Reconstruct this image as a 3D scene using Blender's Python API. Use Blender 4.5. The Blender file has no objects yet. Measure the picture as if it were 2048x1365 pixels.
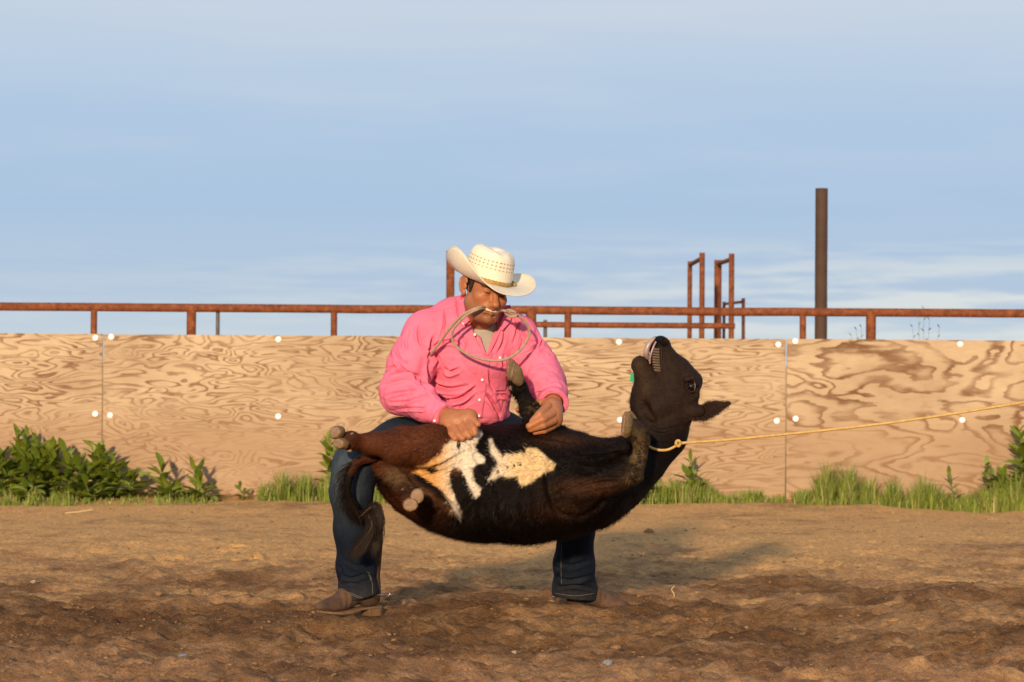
import bpy, bmesh, math, random
import numpy as np
from mathutils import Vector, Matrix
from mathutils.bvhtree import BVHTree
random.seed(7); rng = np.random.default_rng(7)
SC = bpy.context.scene; COL = SC.collection
PI = math.pi

# ------------------------------------------------------------------ camera, sky, sun, exposure
F, D, CH = 5689.0, 11.38, 1.0
pitch = math.atan(42.5/F); roll = math.radians(0.4)
fwd = np.array([0, math.cos(pitch), math.sin(pitch)]); up0 = np.array([0, -math.sin(pitch), math.cos(pitch)]); r0 = np.array([1., 0, 0])
RT = r0*math.cos(roll)+up0*math.sin(roll); UP = up0*math.cos(roll)-r0*math.sin(roll)
CAM = np.array([0, -D, CH])
cam_d = bpy.data.cameras.new('camera'); cam = bpy.data.objects.new('camera', cam_d); COL.objects.link(cam)
m = Matrix.Identity(4)
for i in range(3):
    m[i][0] = RT[i]; m[i][1] = UP[i]; m[i][2] = -fwd[i]; m[i][3] = CAM[i]
cam.matrix_world = m
cam_d.sensor_width = 36; cam_d.lens = 36*F/2048; cam_d.clip_end = 5000; cam_d.clip_start = .1
cam_d.dof.use_dof = True; cam_d.dof.focus_distance = D-.45; cam_d.dof.aperture_fstop = 6.8
SC.camera = cam
AZ, EL = math.radians(10), math.radians(12)      # sun behind the camera, to its left
sv = Vector((-math.sin(AZ)*math.cos(EL), -math.cos(AZ)*math.cos(EL), math.sin(EL)))
sun_d = bpy.data.lights.new('sun', 'SUN'); sun = bpy.data.objects.new('sun', sun_d); COL.objects.link(sun)
sun_d.energy = 4.9; sun_d.angle = math.radians(2.2); sun_d.color = (1.0, .74, .46)
sun.rotation_euler = sv.to_track_quat('Z', 'Y').to_euler()
SC.view_settings.view_transform = 'Standard'; SC.view_settings.look = 'None'; SC.view_settings.exposure = 0; SC.view_settings.gamma = 1
SC.view_settings.use_curve_mapping = False
SC.cycles.max_bounces = 6; SC.cycles.diffuse_bounces = 3; SC.cycles.transparent_max_bounces = 4
W = bpy.data.worlds.new('World'); SC.world = W; W.use_nodes = True

class NT:
    def __init__(s, t): s.t = t; s.n = t.nodes; s.l = t.links
    def N(s, typ, **k):
        n = s.n.new(typ)
        for a, b in k.items():
            if a.startswith('i_'):
                key = a[2:].replace('_', ' ')
                s.put(n.inputs[int(key) if key.isdigit() else key], b)
            else: setattr(n, a, b)
        return n
    def put(s, sock, v):
        if isinstance(v, bpy.types.NodeSocket): s.l.new(v, sock)
        elif isinstance(v, bpy.types.Node): s.l.new(v.outputs[0], sock)
        elif sock.type == 'RGBA' and len(v) == 3: sock.default_value = (*v, 1)
        else: sock.default_value = v
    def math(s, op, a, b=None, c=None, clamp=False):
        n = s.n.new('ShaderNodeMath'); n.operation = op; n.use_clamp = clamp
        s.put(n.inputs[0], a)
        if b is not None: s.put(n.inputs[1], b)
        if c is not None: s.put(n.inputs[2], c)
        return n.outputs[0]
    def mix(s, f, a, b, mode='MIX'):
        n = s.n.new('ShaderNodeMix'); n.data_type = 'RGBA'; n.blend_type = mode
        s.put(n.inputs[0], f); s.put(n.inputs[6], a); s.put(n.inputs[7], b)
        return n.outputs[2]
    def ramp(s, f, stops, interp='LINEAR'):
        n = s.n.new('ShaderNodeValToRGB'); s.put(n.inputs[0], f); e = n.color_ramp; e.interpolation = interp
        while len(e.elements) > len(stops): e.elements.remove(e.elements[-1])
        while len(e.elements) < len(stops): e.elements.new(.5)
        for q, (p, c) in zip(e.elements, stops):
            q.position = p; q.color = (*c, 1) if hasattr(c, '__len__') else (c, c, c, 1)
        return n.outputs[0]
    def noise(s, vec, scale, detail=4, rough=.5, dist=0.):
        n = s.N('ShaderNodeTexNoise', i_Scale=scale, i_Detail=float(detail), i_Roughness=rough, i_Distortion=dist)
        if vec is not None: s.put(n.inputs['Vector'], vec)
        return n.outputs[0]
    def mapping(s, vec, scale=(1, 1, 1), loc=(0, 0, 0)):
        n = s.N('ShaderNodeMapping'); s.put(n.inputs[0], vec); n.inputs['Scale'].default_value = scale; n.inputs['Location'].default_value = loc
        return n.outputs[0]
    def mrange(s, v, a, b, c=0., d=1., smooth=False):
        n = s.N('ShaderNodeMapRange'); s.put(n.inputs[0], v)
        if smooth: n.interpolation_type = 'SMOOTHSTEP'
        for i, q in zip((1, 2, 3, 4), (a, b, c, d)): n.inputs[i].default_value = q
        return n.outputs[0]

w = NT(W.node_tree); w.n.clear()
sky = w.N('ShaderNodeTexSky'); sky.sky_type = 'NISHITA'; sky.sun_disc = False
sky.sun_elevation = EL; sky.sun_rotation = PI+AZ; sky.air_density = 1.0; sky.dust_density = 1.2; sky.ozone_density = 2.0
bg1 = w.N('ShaderNodeBackground', i_Color=sky, i_Strength=.10)
tc = w.N('ShaderNodeTexCoord').outputs['Generated']
sp = w.N('ShaderNodeSeparateXYZ', i_0=tc)
zz = sp.outputs[2]
nA = w.noise(w.mapping(tc, (5, 5, 46), (3.1, 0, 1.3)), 1.0, 4, .55)
nB = w.noise(w.mapping(tc, (14, 14, 170), (1.7, 2.0, .6)), 1.0, 5, .6)
nC = w.noise(w.mapping(tc, (3, 3, 14), (0, 1.0, 2.2)), 1.0, 3, .5)
el = w.math('ADD', zz, w.math('MULTIPLY', w.math('SUBTRACT', nA, .5), .022))
base = w.ramp(w.mrange(el, -.01, .16), [(0, (.62, .71, .78)), (.10, (.585, .69, .785)), (.20, (.47, .60, .775)), (.38, (.405, .562, .785)), (.55, (.44, .585, .79)), (.80, (.59, .67, .79)), (1, (.53, .62, .77))])
band = w.math('MULTIPLY', w.mrange(nB, .42, .62, 0, 1, True), w.mrange(zz, .052, .022, 0, 1, True))
band = w.math('MULTIPLY', band, w.mrange(sp.outputs[0], -.14, .16, .15, .9))
base = w.mix(band, base, (.77, .81, .81))
wisp = w.math('MULTIPLY', w.mrange(nA, .45, .75, 0, .35, True), w.mrange(zz, .03, .10, .2, 1))
base = w.mix(wisp, base, (.66, .70, .79))
hi = w.mrange(zz, .12, .6, 0, 1, True)          # the veil stays nearly full overhead, set to fill the shade
bg2 = w.N('ShaderNodeBackground', i_Color=base, i_Strength=1.0)
mx = w.N('ShaderNodeMixShader')
w.put(mx.inputs[0], w.mrange(hi, 0, 1, .90, .94)); w.put(mx.inputs[1], bg1); w.put(mx.inputs[2], bg2)
w.put(w.N('ShaderNodeOutputWorld').inputs[0], mx)

# ------------------------------------------------------------------ helpers
def at(px, py, y):
    d = fwd+RT*((px-1024)/F)+UP*((682.5-py)/F)
    return CAM+d*((y+D)/d[1])
def mpp(y): return (y+D)/F
def topx(P):
    P = np.asarray(P, float)-CAM; z = P@fwd
    return 1024+F*(P@RT)/z, 682.5-F*(P@UP)/z
_T = rng.random((64, 64, 64)).astype(np.float32)
def vn(x, y, z):
    x = np.asarray(x, np.float32); y = np.asarray(y, np.float32); z = np.asarray(z, np.float32)
    x, y, z = np.broadcast_arrays(x, y, z)
    ix, iy, iz = np.floor(x).astype(int), np.floor(y).astype(int), np.floor(z).astype(int)
    fx, fy, fz = x-ix, y-iy, z-iz
    fx = fx*fx*(3-2*fx); fy = fy*fy*(3-2*fy); fz = fz*fz*(3-2*fz)
    def g(a, b, c): return _T[(ix+a) & 63, (iy+b) & 63, (iz+c) & 63]
    a = g(0, 0, 0)*(1-fx)+g(1, 0, 0)*fx; b = g(0, 1, 0)*(1-fx)+g(1, 1, 0)*fx
    c = g(0, 0, 1)*(1-fx)+g(1, 0, 1)*fx; d = g(0, 1, 1)*(1-fx)+g(1, 1, 1)*fx
    return ((a*(1-fy)+b*fy)*(1-fz)+(c*(1-fy)+d*fy)*fz)*2-1
def fbm(x, y, z, o=4, g=.5):
    s = 0; a = 1
    for i in range(o):
        s = s+a*vn(x*2**i+i*11.3, y*2**i+i*5.7, z*2**i+i*3.1); a *= g
    return s

class Field:
    """signed distance solid, meshed with surface nets, evaluated block by block"""
    def __init__(s, h): s.h = h; s.p = []
    def _add(s, fn, lo, hi, op, k): s.p.append((fn, np.array(lo)-k, np.array(hi)+k, op, k)); return s
    def cone(s, a, b, ra, rb, k=.01, op='u'):
        a = np.array(a, float); b = np.array(b, float); ba = b-a; L = max(ba@ba, 1e-9)
        def fn(X, Y, Z):
            x, y, z = X-a[0], Y-a[1], Z-a[2]
            t = np.clip((x*ba[0]+y*ba[1]+z*ba[2])/L, 0, 1)
            return np.sqrt((x-t*ba[0])**2+(y-t*ba[1])**2+(z-t*ba[2])**2)-(ra+(rb-ra)*t)
        r = max(ra, rb)
        return s._add(fn, np.minimum(a, b)-r, np.maximum(a, b)+r, op, k)
    def ell(s, c, r, R=None, k=.01, op='u'):
        c = np.array(c, float); r = np.array(r, float); R = np.eye(3) if R is None else np.array(R)
        def fn(X, Y, Z):
            x, y, z = X-c[0], Y-c[1], Z-c[2]
            q = [(R[0, i]*x+R[1, i]*y+R[2, i]*z) for i in range(3)]
            k0 = np.sqrt(sum((q[i]/r[i])**2 for i in range(3)))+1e-9
            k1 = np.sqrt(sum((q[i]/r[i]**2)**2 for i in range(3)))+1e-9
            return k0*(k0-1)/k1
        e = np.sqrt((R**2)@(r**2))
        return s._add(fn, c-e, c+e, op, k)
    def half(s, c, n, rad, k=.004):
        """remove the half of a ball of radius rad round c that lies along n"""
        c = np.array(c, float); n = np.array(n, float); n /= np.linalg.norm(n)
        def fn(X, Y, Z):
            x, y, z = X-c[0], Y-c[1], Z-c[2]
            return np.maximum(-(x*n[0]+y*n[1]+z*n[2]), np.sqrt(x*x+y*y+z*z)-rad)
        return s._add(fn, c-rad, c+rad, 's', k)
    def chain(s, pts, k=.01, op='u'):
        """pts: (px, py, y, r_px)"""
        for p, q in zip(pts, pts[1:]):
            s.cone(at(*p[:3]), at(*q[:3]), p[3]*mpp(p[2]), q[3]*mpp(q[2]), k, op)
        return s
    def mesh(s):
        h = s.h; n = 40
        U = [p for p in s.p if p[3] == 'u']
        lo = np.min([p[1] for p in U], 0)-3*h; hi = np.max([p[2] for p in U], 0)+3*h
        nb = np.ceil((hi-lo)/(h*n)).astype(int); G = nb*n+2
        gid = lambda i, j, k: (i*G[1]+j)*G[2]+k
        VG, VP, Q = [], [], []
        for bi in range(nb[0]):
            for bj in range(nb[1]):
                for bk in range(nb[2]):
                    o = np.array([bi, bj, bk])*n; b0 = lo+o*h; b1 = b0+(n+1)*h
                    act = [p for p in s.p if np.all(p[1] <= b1+h) and np.all(p[2] >= b0-h)]
                    if not any(p[3] == 'u' for p in act): continue
                    ax = [(b0[i]+np.arange(n+1)*h).astype(np.float32) for i in range(3)]
                    f = np.full((n+1,)*3, 1., np.float32)
                    for fn, pl, ph, op, k in act:
                        sl = []
                        for i in range(3):
                            a = max(0, int((pl[i]-b0[i])/h)-2); b = min(n+1, int((ph[i]-b0[i])/h)+3); sl.append(slice(a, b))
                        if any(q.stop <= q.start for q in sl): continue
                        d = fn(ax[0][sl[0]][:, None, None], ax[1][sl[1]][None, :, None], ax[2][sl[2]][None, None, :])
                        g = f[tuple(sl)]
                        if op == 'u':
                            e = np.clip(k-np.abs(g-d), 0, None)/max(k, 1e-6); f[tuple(sl)] = np.minimum(g, d)-e*e*k*.25
                        else:
                            d = -d; e = np.clip(k-np.abs(g-d), 0, None)/max(k, 1e-6); f[tuple(sl)] = np.maximum(g, d)+e*e*k*.25
                    S = f < 0
                    if not S.any() or S.all(): continue
                    acc = np.zeros((n, n, n, 3), np.float32); cnt = np.zeros((n, n, n), np.float32)
                    for axn in range(3):
                        A = [slice(0, n+1)]*3; B = [slice(0, n+1)]*3; A[axn] = slice(0, n); B[axn] = slice(1, n+1)
                        fa, fb = f[tuple(A)], f[tuple(B)]; X = (fa < 0) != (fb < 0)
                        t = np.where(X, fa/np.where(X, fa-fb, 1), 0)
                        ot = [i for i in range(3) if i != axn]
                        for du in (0, 1):
                            for dv in (0, 1):
                                C = [slice(0, n)]*3; C[ot[0]] = slice(du, n+du); C[ot[1]] = slice(dv, n+dv)
                                x = X[tuple(C)]; cnt += x
                                acc[..., axn] += np.where(x, t[tuple(C)], 0)
                                if du: acc[..., ot[0]] += x
                                if dv: acc[..., ot[1]] += x
                        # faces, for edges whose origin corner is in this block
                        C = [slice(0, n)]*3
                        I = np.argwhere(X[tuple(C)])
                        if len(I):
                            s0 = S[I[:, 0], I[:, 1], I[:, 2]]; g = I+o+1
                            e1 = np.zeros(3, int); e2 = np.zeros(3, int); e1[(axn+1) % 3] = 1; e2[(axn+2) % 3] = 1
                            q = np.stack([gid(*(g-e1-e2).T), gid(*(g-e2).T), gid(*g.T), gid(*(g-e1).T)], 1)
                            q[~s0] = q[~s0][:, ::-1]; Q.append(q)
                    c = np.argwhere(cnt > 0)
                    if len(c):
                        VG.append(gid(*(c+o+1).T)); p = acc[c[:, 0], c[:, 1], c[:, 2]]/cnt[c[:, 0], c[:, 1], c[:, 2]][:, None]
                        VP.append(b0+(c+p)*h)
        VG = np.concatenate(VG); VP = np.concatenate(VP); Q = np.concatenate(Q)
        order = np.argsort(VG); VG = VG[order]; VP = VP[order]
        qi = np.searchsorted(VG, Q); qi = np.clip(qi, 0, len(VG)-1); ok = (VG[qi] == Q).all(1)
        return VP.astype(np.float64), qi[ok]

def vnormals(V, Q):
    n = np.cross(V[Q[:, 2]]-V[Q[:, 0]], V[Q[:, 3]]-V[Q[:, 1]]); N = np.zeros_like(V)
    for i in range(4):
        for a in range(3): N[:, a] += np.bincount(Q[:, i], n[:, a], len(V))
    return N/(np.linalg.norm(N, axis=1)[:, None]+1e-12)
def relax(V, Q, it=1, f=.5):
    for _ in range(it):
        s = np.zeros_like(V); c = np.zeros(len(V))
        for i in range(4):
            a, b = Q[:, i], Q[:, (i+1) % 4]
            c += np.bincount(a, minlength=len(V))+np.bincount(b, minlength=len(V))
            for x in range(3): s[:, x] += np.bincount(a, V[b, x], len(V))+np.bincount(b, V[a, x], len(V))
        V = V+(s/np.maximum(c, 1)[:, None]-V)*f
    return V
def mesh_obj(name, V, Fc, mt=None, parent=None, colors=None, smooth=True, uv=None):
    me = bpy.data.meshes.new(name); V = np.asarray(V, float)
    if isinstance(Fc, np.ndarray) and Fc.ndim == 2:
        n, k = Fc.shape
        me.vertices.add(len(V)); me.vertices.foreach_set('co', V.ravel())
        me.loops.add(n*k); me.loops.foreach_set('vertex_index', Fc.ravel().astype(np.int32))
        me.polygons.add(n); me.polygons.foreach_set('loop_start', np.arange(n, dtype=np.int32)*k)
        me.update(calc_edges=True); me.validate()
    else:
        me.from_pydata([tuple(v) for v in V], [], [tuple(f) for f in Fc]); me.update()
    if smooth: me.polygons.foreach_set('use_smooth', [True]*len(me.polygons))
    if colors is not None:
        a = me.color_attributes.new('tint', 'FLOAT_COLOR', 'POINT')
        c = np.ones((len(V), 4)); c[:, :3] = colors; a.data.foreach_set('color', c.ravel())
    if mt: me.materials.append(mt)
    o = bpy.data.objects.new(name, me); COL.objects.link(o)
    if parent: o.parent = parent
    return o
def tag(o, label=None, cat=None, group=None, kind=None):
    if label: o['label'] = label
    if cat: o['category'] = cat
    if group: o['group'] = group
    if kind: o['kind'] = kind
    return o
def empty(name, loc=(0, 0, 0)):
    o = bpy.data.objects.new(name, None); COL.objects.link(o); o.location = loc; o.empty_display_size = .1; return o
def spline(pts, n):
    P = np.array(pts, float); m_ = len(P)
    if m_ == 2: return P[0]+(P[1]-P[0])*np.linspace(0, 1, n)[:, None]
    Q = np.vstack([2*P[0]-P[1], P, 2*P[-1]-P[-2]]); out = []
    for u in np.linspace(0, m_-1-1e-6, n):
        i = int(u); t = u-i; a, b, c, d = Q[i:i+4]
        out.append(.5*(2*b+(c-a)*t+(2*a-5*b+4*c-d)*t*t+(3*b-a-3*c+d)*t**3))
    return np.array(out)
def tube(P, R, seg=10, twist=0, lobes=0, lob=.15, cap=True):
    P = np.array(P, float); n = len(P); R = np.broadcast_to(np.asarray(R, float), (n,))
    T = np.gradient(P, axis=0); T /= np.linalg.norm(T, axis=1)[:, None]+1e-12
    u = np.cross(T[0], [0, 0, 1.]);
    if np.linalg.norm(u) < .1: u = np.cross(T[0], [1., 0, 0])
    u /= np.linalg.norm(u); V = []; s = 0
    for i in range(n):
        u = u-T[i]*(u@T[i]); u /= np.linalg.norm(u)+1e-12; v = np.cross(T[i], u)
        if i: s += np.linalg.norm(P[i]-P[i-1])
        a = np.arange(seg)*2*PI/seg
        r = R[i]*(1+lob*np.cos(lobes*(a-twist*s))) if lobes else np.full(seg, R[i])
        V.append(P[i]+np.cos(a)[:, None]*u*r[:, None]+np.sin(a)[:, None]*v*r[:, None])
    V = np.concatenate(V); Fc = []
    for i in range(n-1):
        for j in range(seg):
            k = (j+1) % seg; Fc.append((i*seg+j, i*seg+k, (i+1)*seg+k, (i+1)*seg+j))
    if cap: Fc.append(tuple(range(seg))[::-1]); Fc.append(tuple((n-1)*seg+j for j in range(seg)))
    return V, Fc
def box(c, s, R=None):
    c = np.array(c); s = np.array(s)/2
    V = np.array([[x, y, z] for x in (-1, 1) for y in (-1, 1) for z in (-1, 1)])*s
    if R is not None: V = V@np.array(R).T
    return V+c, [(0, 1, 3, 2), (4, 6, 7, 5), (0, 4, 5, 1), (2, 3, 7, 6), (0, 2, 6, 4), (1, 5, 7, 3)]
def join(*ms):
    V, Fc, o = [], [], 0
    for v, f in ms:
        V.append(np.asarray(v)); Fc += [tuple(i+o for i in q) for q in f]; o += len(v)
    return np.concatenate(V), Fc
def bevel(o, wd, seg=2):
    b = o.modifiers.new('bevel', 'BEVEL'); b.width = wd; b.segments = seg; b.limit_method = 'ANGLE'; return o
def rotm(a, b, c):   # yaw, pitch, roll as fitted for the head
    ca, sa = math.cos(a), math.sin(a); cb, sb = math.cos(b), math.sin(b); cc, ss = math.cos(c), math.sin(c)
    Z = np.array([[ca, -sa, 0], [sa, ca, 0], [0, 0, 1]]); X = np.array([[1, 0, 0], [0, cb, -sb], [0, sb, cb]]); Y = np.array([[cc, 0, ss], [0, 1, 0], [-ss, 0, cc]])
    return Y@Z@X

# ------------------------------------------------------------------ materials
def mat(name, color=(.5, .5, .5), rough=.7, spec=.3, noise=0., nscale=8., bump=0., bscale=60., attr=False, metal=0., fn=None, sheen=0.):
    m_ = bpy.data.materials.new(name); m_.use_nodes = True; t = NT(m_.node_tree); b = m_.node_tree.nodes['Principled BSDF']
    b.inputs['Roughness'].default_value = rough; b.inputs['Specular IOR Level'].default_value = spec; b.inputs['Metallic'].default_value = metal
    b.inputs['Sheen Weight'].default_value = sheen
    oc = t.N('ShaderNodeTexCoord').outputs['Object']
    c = color
    if attr: c = t.N('ShaderNodeVertexColor', layer_name='tint').outputs[0]
    if noise:
        f = t.noise(oc, nscale, 6, .6)
        c = t.mix(t.mrange(f, .3, .7, 1-noise, 1+noise), (0, 0, 0), c) if False else t.mix(1., c, t.ramp(f, [(.3, 1-noise), (.7, 1.)]), 'MULTIPLY')
    t.put(b.inputs['Base Color'], c if not isinstance(c, tuple) else (*c, 1))
    if bump:
        f = t.noise(oc, bscale, 5, .6)
        t.put(b.inputs['Normal'], t.N('ShaderNodeBump', i_Strength=1.0, i_Distance=bump, i_Height=f))
    if fn: fn(t, b, oc)
    return m_

def soil(t, b, oc):
    n1 = t.noise(oc, .9, 5, .6); n2 = t.noise(oc, 4.5, 6, .65); n3 = t.noise(oc, 40, 5, .7)
    sp = t.N('ShaderNodeSeparateXYZ', i_0=oc)
    # churned damp soil in the middle of the arena, drier packed sand towards the fence
    far = t.mrange(t.math('ADD', sp.outputs[1], t.math('MULTIPLY', t.math('SUBTRACT', n1, .5), 4.0)), -1.2, 4.6, 0, 1, True)
    k = t.math('ADD', t.math('MULTIPLY', t.math('SUBTRACT', n1, .5), 1.7), t.math('MULTIPLY', t.math('SUBTRACT', n2, .5), 1.7))
    k = t.math('ADD', k, t.math('MULTIPLY', far, .75))
    k = t.math('ADD', k, .26)
    dry = t.mrange(t.math('ADD', sp.outputs[1], t.math('MULTIPLY', t.math('SUBTRACT', n1, .5), 2.5)), -.9, -2.3, 0, 1, True)
    k = t.math('ADD', k, t.math('MULTIPLY', dry, .30))
    c = t.ramp(k, [(0, (.20, .096, .040)), (.33, (.32, .165, .070)), (.62, (.57, .315, .145)), (1, (.90, .510, .205))])
    c = t.mix(1., c, t.ramp(n3, [(.3, .62), (.6, 1.08)]), 'MULTIPLY')
    spk = t.noise(oc, 130, 2, .5); c = t.mix(t.mrange(spk, .68, .74), c, (.62, .45, .28))
    c = t.mix(t.math('MULTIPLY', dry, .5), c, t.mix(1., c, (1.0, .98, 1.12), 'MULTIPLY'))
    g = t.noise(oc, 330, 3, .7); c = t.mix(1., c, t.ramp(g, [(.3, .72), (.62, 1.12)]), 'MULTIPLY')
    t.put(b.inputs['Base Color'], c)
    h = t.math('ADD', t.math('MULTIPLY', t.noise(oc, 34, 7, .75), 1.), t.math('MULTIPLY', t.noise(oc, 140, 4, .7), .35))
    t.put(b.inputs['Normal'], t.N('ShaderNodeBump', i_Strength=1., i_Distance=.045, i_Height=h))
M_soil = mat('soil', rough=.95, spec=.1, fn=soil)
M_clod = mat('soil clod', (.34, .19, .09), .95, .1, noise=.6, nscale=3, bump=.006, bscale=90)
M_stone_g = mat('grey stone', (.22, .225, .24), .8, .3, noise=.4, nscale=30, bump=.002, bscale=90)
M_stone_t = mat('tan stone', (.40, .28, .19), .9, .2, noise=.4, nscale=30, bump=.002, bscale=90)

def plywood(seed, freq, sx, sz, dark, wl=.5):
    def fn(t, b, oc):
        sp = t.N('ShaderNodeSeparateXYZ', i_0=oc)
        v = t.N('ShaderNodeCombineXYZ', i_0=sp.outputs[0], i_1=float(seed), i_2=sp.outputs[2]).outputs[0]
        v1 = t.mapping(v, (sx, 1, sz), (seed*1.7, 0, seed*.9))
        lf = t.noise(v1, 1.0, 2.2, .5, .5)
        rip = t.noise(t.mapping(v, (5, 1, 22), (seed, 0, 0)), 1.0, 2, .5)
        fine = t.noise(t.mapping(v, (16, 1, 60), (seed, 0, 0)), 1.0, 3, .6)
        kn = t.N('ShaderNodeTexVoronoi', i_Scale=1.0); t.put(kn.inputs['Vector'], t.mapping(v, (1.5, 1, 2.8), (seed*3.3, 0, seed)))
        kd = kn.outputs['Distance']
        h = t.math('ADD', t.math('MULTIPLY', lf, freq), t.math('MULTIPLY', rip, 1.1))
        h = t.math('ADD', h, t.math('MULTIPLY', fine, .35))
        h = t.math('ADD', h, t.math('MULTIPLY', t.mrange(kd, .0, .22, 1, 0, True), 1.6))
        fr = t.math('FRACT', h)
        late = t.math('MULTIPLY', t.mrange(fr, .45, .86, 0, 1, True), t.mrange(fr, 1.0, .92, 0, 1))
        strn = t.mrange(t.noise(t.mapping(v, (2, 1, 5), (9, 0, seed)), 1., 3, .5), .3, .62, .25, 1)
        late = t.math('MULTIPLY', late, strn)
        big = t.noise(t.mapping(v, (1.2, 1, 2.5), (seed*5, 0, 3)), 1, 4, .6)
        c = t.mix(t.mrange(big, .35, .65), (.525, .40, .265), (.40, .29, .185))
        c = t.mix(t.math('MULTIPLY', late, dark), c, (.165, .083, .040))
        grain = t.noise(t.mapping(v, (7, 1, 260), (0, 0, 0)), 1., 3, .6)
        c = t.mix(1., c, t.ramp(grain, [(.25, .82), (.6, 1.03)]), 'MULTIPLY')
        c = t.mix(t.mrange(kd, .035, .012), c, (.16, .075, .035))
        stain = t.noise(t.mapping(v, (2.4, 1, 3.2), (seed*2, 0, 8)), 1, 5, .7)
        c = t.mix(t.mrange(stain, .52, .75, 0, .5), c, (.24, .165, .11))
        low = t.mrange(t.math('ADD', sp.outputs[2], t.math('MULTIPLY', big, .25)), .02, .36, .55, 0, True)
        c = t.mix(low, c, (.33, .20, .115))
        t.put(b.inputs['Base Color'], c)
        hh = t.math('ADD', t.math('MULTIPLY', late, .6), t.math('MULTIPLY', grain, .4))
        t.put(b.inputs['Normal'], t.N('ShaderNodeBump', i_Strength=.5, i_Distance=.004, i_Height=hh))
    return mat('weathered plywood', rough=.85, spec=.15, fn=fn)

def rustf(t, b, oc):
    n = t.noise(oc, 22, 6, .65); n2 = t.noise(t.mapping(oc, (1, 1, 1)), 4, 4, .6)
    c = t.ramp(n, [(.25, (.07, .022, .009)), (.45, (.16, .048, .018)), (.6, (.24, .075, .027)), (.8, (.34, .15, .07))])
    c = t.mix(t.mrange(n2, .5, .75, 0, .6), c, (.15, .045, .02))
    t.put(b.inputs['Base Color'], c); t.put(b.inputs['Normal'], t.N('ShaderNodeBump', i_Strength=.6, i_Distance=.004, i_Height=n))
M_rust = mat('rusty pipe', rough=.8, spec=.25, fn=rustf)
M_rust2 = mat('ochre rust', (.26, .10, .02), .85, .2, noise=.6, nscale=14)
M_grey_steel = mat('grey steel', (.16, .14, .14), .7, .3, noise=.5, nscale=18)
M_dkpost = mat('brown painted steel', (.085, .05, .034), .75, .25, noise=.3, nscale=7, bump=.001, bscale=30)
M_bolt = mat('bright washer', (.92, .92, .90), .42, .5)
M_leaf = mat('leaf green', (.20, .255, .02), .5, .4, noise=.45, nscale=6)
M_leaf2 = mat('leaf green pale', (.23, .30, .05), .5, .4, noise=.35, nscale=6)
M_leaf3 = mat('leaf green dark', (.12, .175, .016), .5, .4, noise=.35, nscale=6)
for q in (M_leaf, M_leaf2, M_leaf3):
    b = q.node_tree.nodes['Principled BSDF']; b.inputs['Transmission Weight'].default_value = 0
M_grass = mat('grass', rough=.6, spec=.3, attr=True)
M_stem = mat('stem', (.16, .20, .05), .6, .3)
M_yellow = mat('yellow petals', (.75, .5, .02), .6, .3)
M_straw = mat('dry straw', (.55, .40, .20), .8, .2)

# ------------------------------------------------------------------ ground
feet = [(-.62, -.25), (.27, .24)]
def axis(c0, c1, st, far, g=1.25):
    a = list(np.arange(c0, c1, st)); s = st; lo = [c0]; 
    while lo[-1] > -far: s *= g; lo.append(lo[-1]-s)
    s = st; hi = [a[-1]]
    while hi[-1] < far: s *= g; hi.append(hi[-1]+s)
    return np.array(lo[:0:-1]+a+hi[1:])
gx = axis(-4.6, 4.6, .016, 600); gy = axis(-3.6, 9.4, .02, 900)
PRINTS = [((rng.random()-.5)*(y_+D)*.40, y_, .05+.05*rng.random(), .012+.022*rng.random()) for y_ in -2.6+6.6*rng.random(110)]
def gh(X, Y):
    h = .030*fbm(X*.9, Y*1.0, .3, 3)
    far = np.clip((Y+.5)/6.5, 0, 1); rgh = 1-.78*far
    r = 1-np.abs(fbm(X*1.9+3, Y*2.6, 5.1, 3)); h = h+.036*(r-.5)*rgh
    h = h+rgh*(.022*fbm(X*6, Y*7, 2.2, 3)+.017*fbm(X*19, Y*19, 7.2, 3, .62))
    for fx, fy in feet:
        d = ((X-fx)/.30)**2+((Y-fy)/.26)**2; h = h*(1-np.exp(-d*1.2))+.016*np.exp(-(np.sqrt(d)-.95)**2/.09)*(1+.8*vn(X*14, Y*14, 1.))
    for px_, py_, pr, pd in PRINTS:
        k = (np.abs(X-px_) < .35) & (np.abs(Y-py_) < .35)
        if k.any():
            d = np.hypot(X[k]-px_, (Y[k]-py_)*.9)/pr; h[k] += -pd*np.exp(-d**4)+.45*pd*np.exp(-(d-1.35)**2/.08)
    near = np.clip((Y-7.6)/1.2, 0, 1); h = h+.03*near*(.6+.6*vn(X*2.5, Y*2, 9.))
    e = np.clip(1-(np.abs(X)-12)/20, 0, 1)*np.clip(1-(np.abs(Y-3)-12)/20, 0, 1)
    return h*e
GX, GY = np.meshgrid(gx, gy, indexing='ij'); GZ = gh(GX, GY)
nx, ny = GX.shape; idx = np.arange(nx*ny).reshape(nx, ny)
q = np.stack([idx[:-1, :-1], idx[1:, :-1], idx[1:, 1:], idx[:-1, 1:]], -1).reshape(-1, 4)
gr = mesh_obj('ground', np.stack([GX, GY, GZ], -1).reshape(-1, 3), q, M_soil); gr['kind'] = 'structure'
def gz(x, y):
    i = min(max(int(np.searchsorted(gx, x))-1, 0), nx-2); j = min(max(int(np.searchsorted(gy, y))-1, 0), ny-2)
    u = (x-gx[i])/(gx[i+1]-gx[i]); v = (y-gy[j])/(gy[j+1]-gy[j])
    return float((GZ[i, j]*(1-u)+GZ[i+1, j]*u)*(1-v)+(GZ[i, j+1]*(1-u)+GZ[i+1, j+1]*u)*v)
def onground(px, py):
    d = fwd+RT*((px-1024)/F)+UP*((682.5-py)/F); t = -CH/d[2]; P = CAM+d*t
    for _ in range(3):
        t = (gz(P[0], P[1])-CH)/d[2]; P = CAM+d*t
    return P

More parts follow.
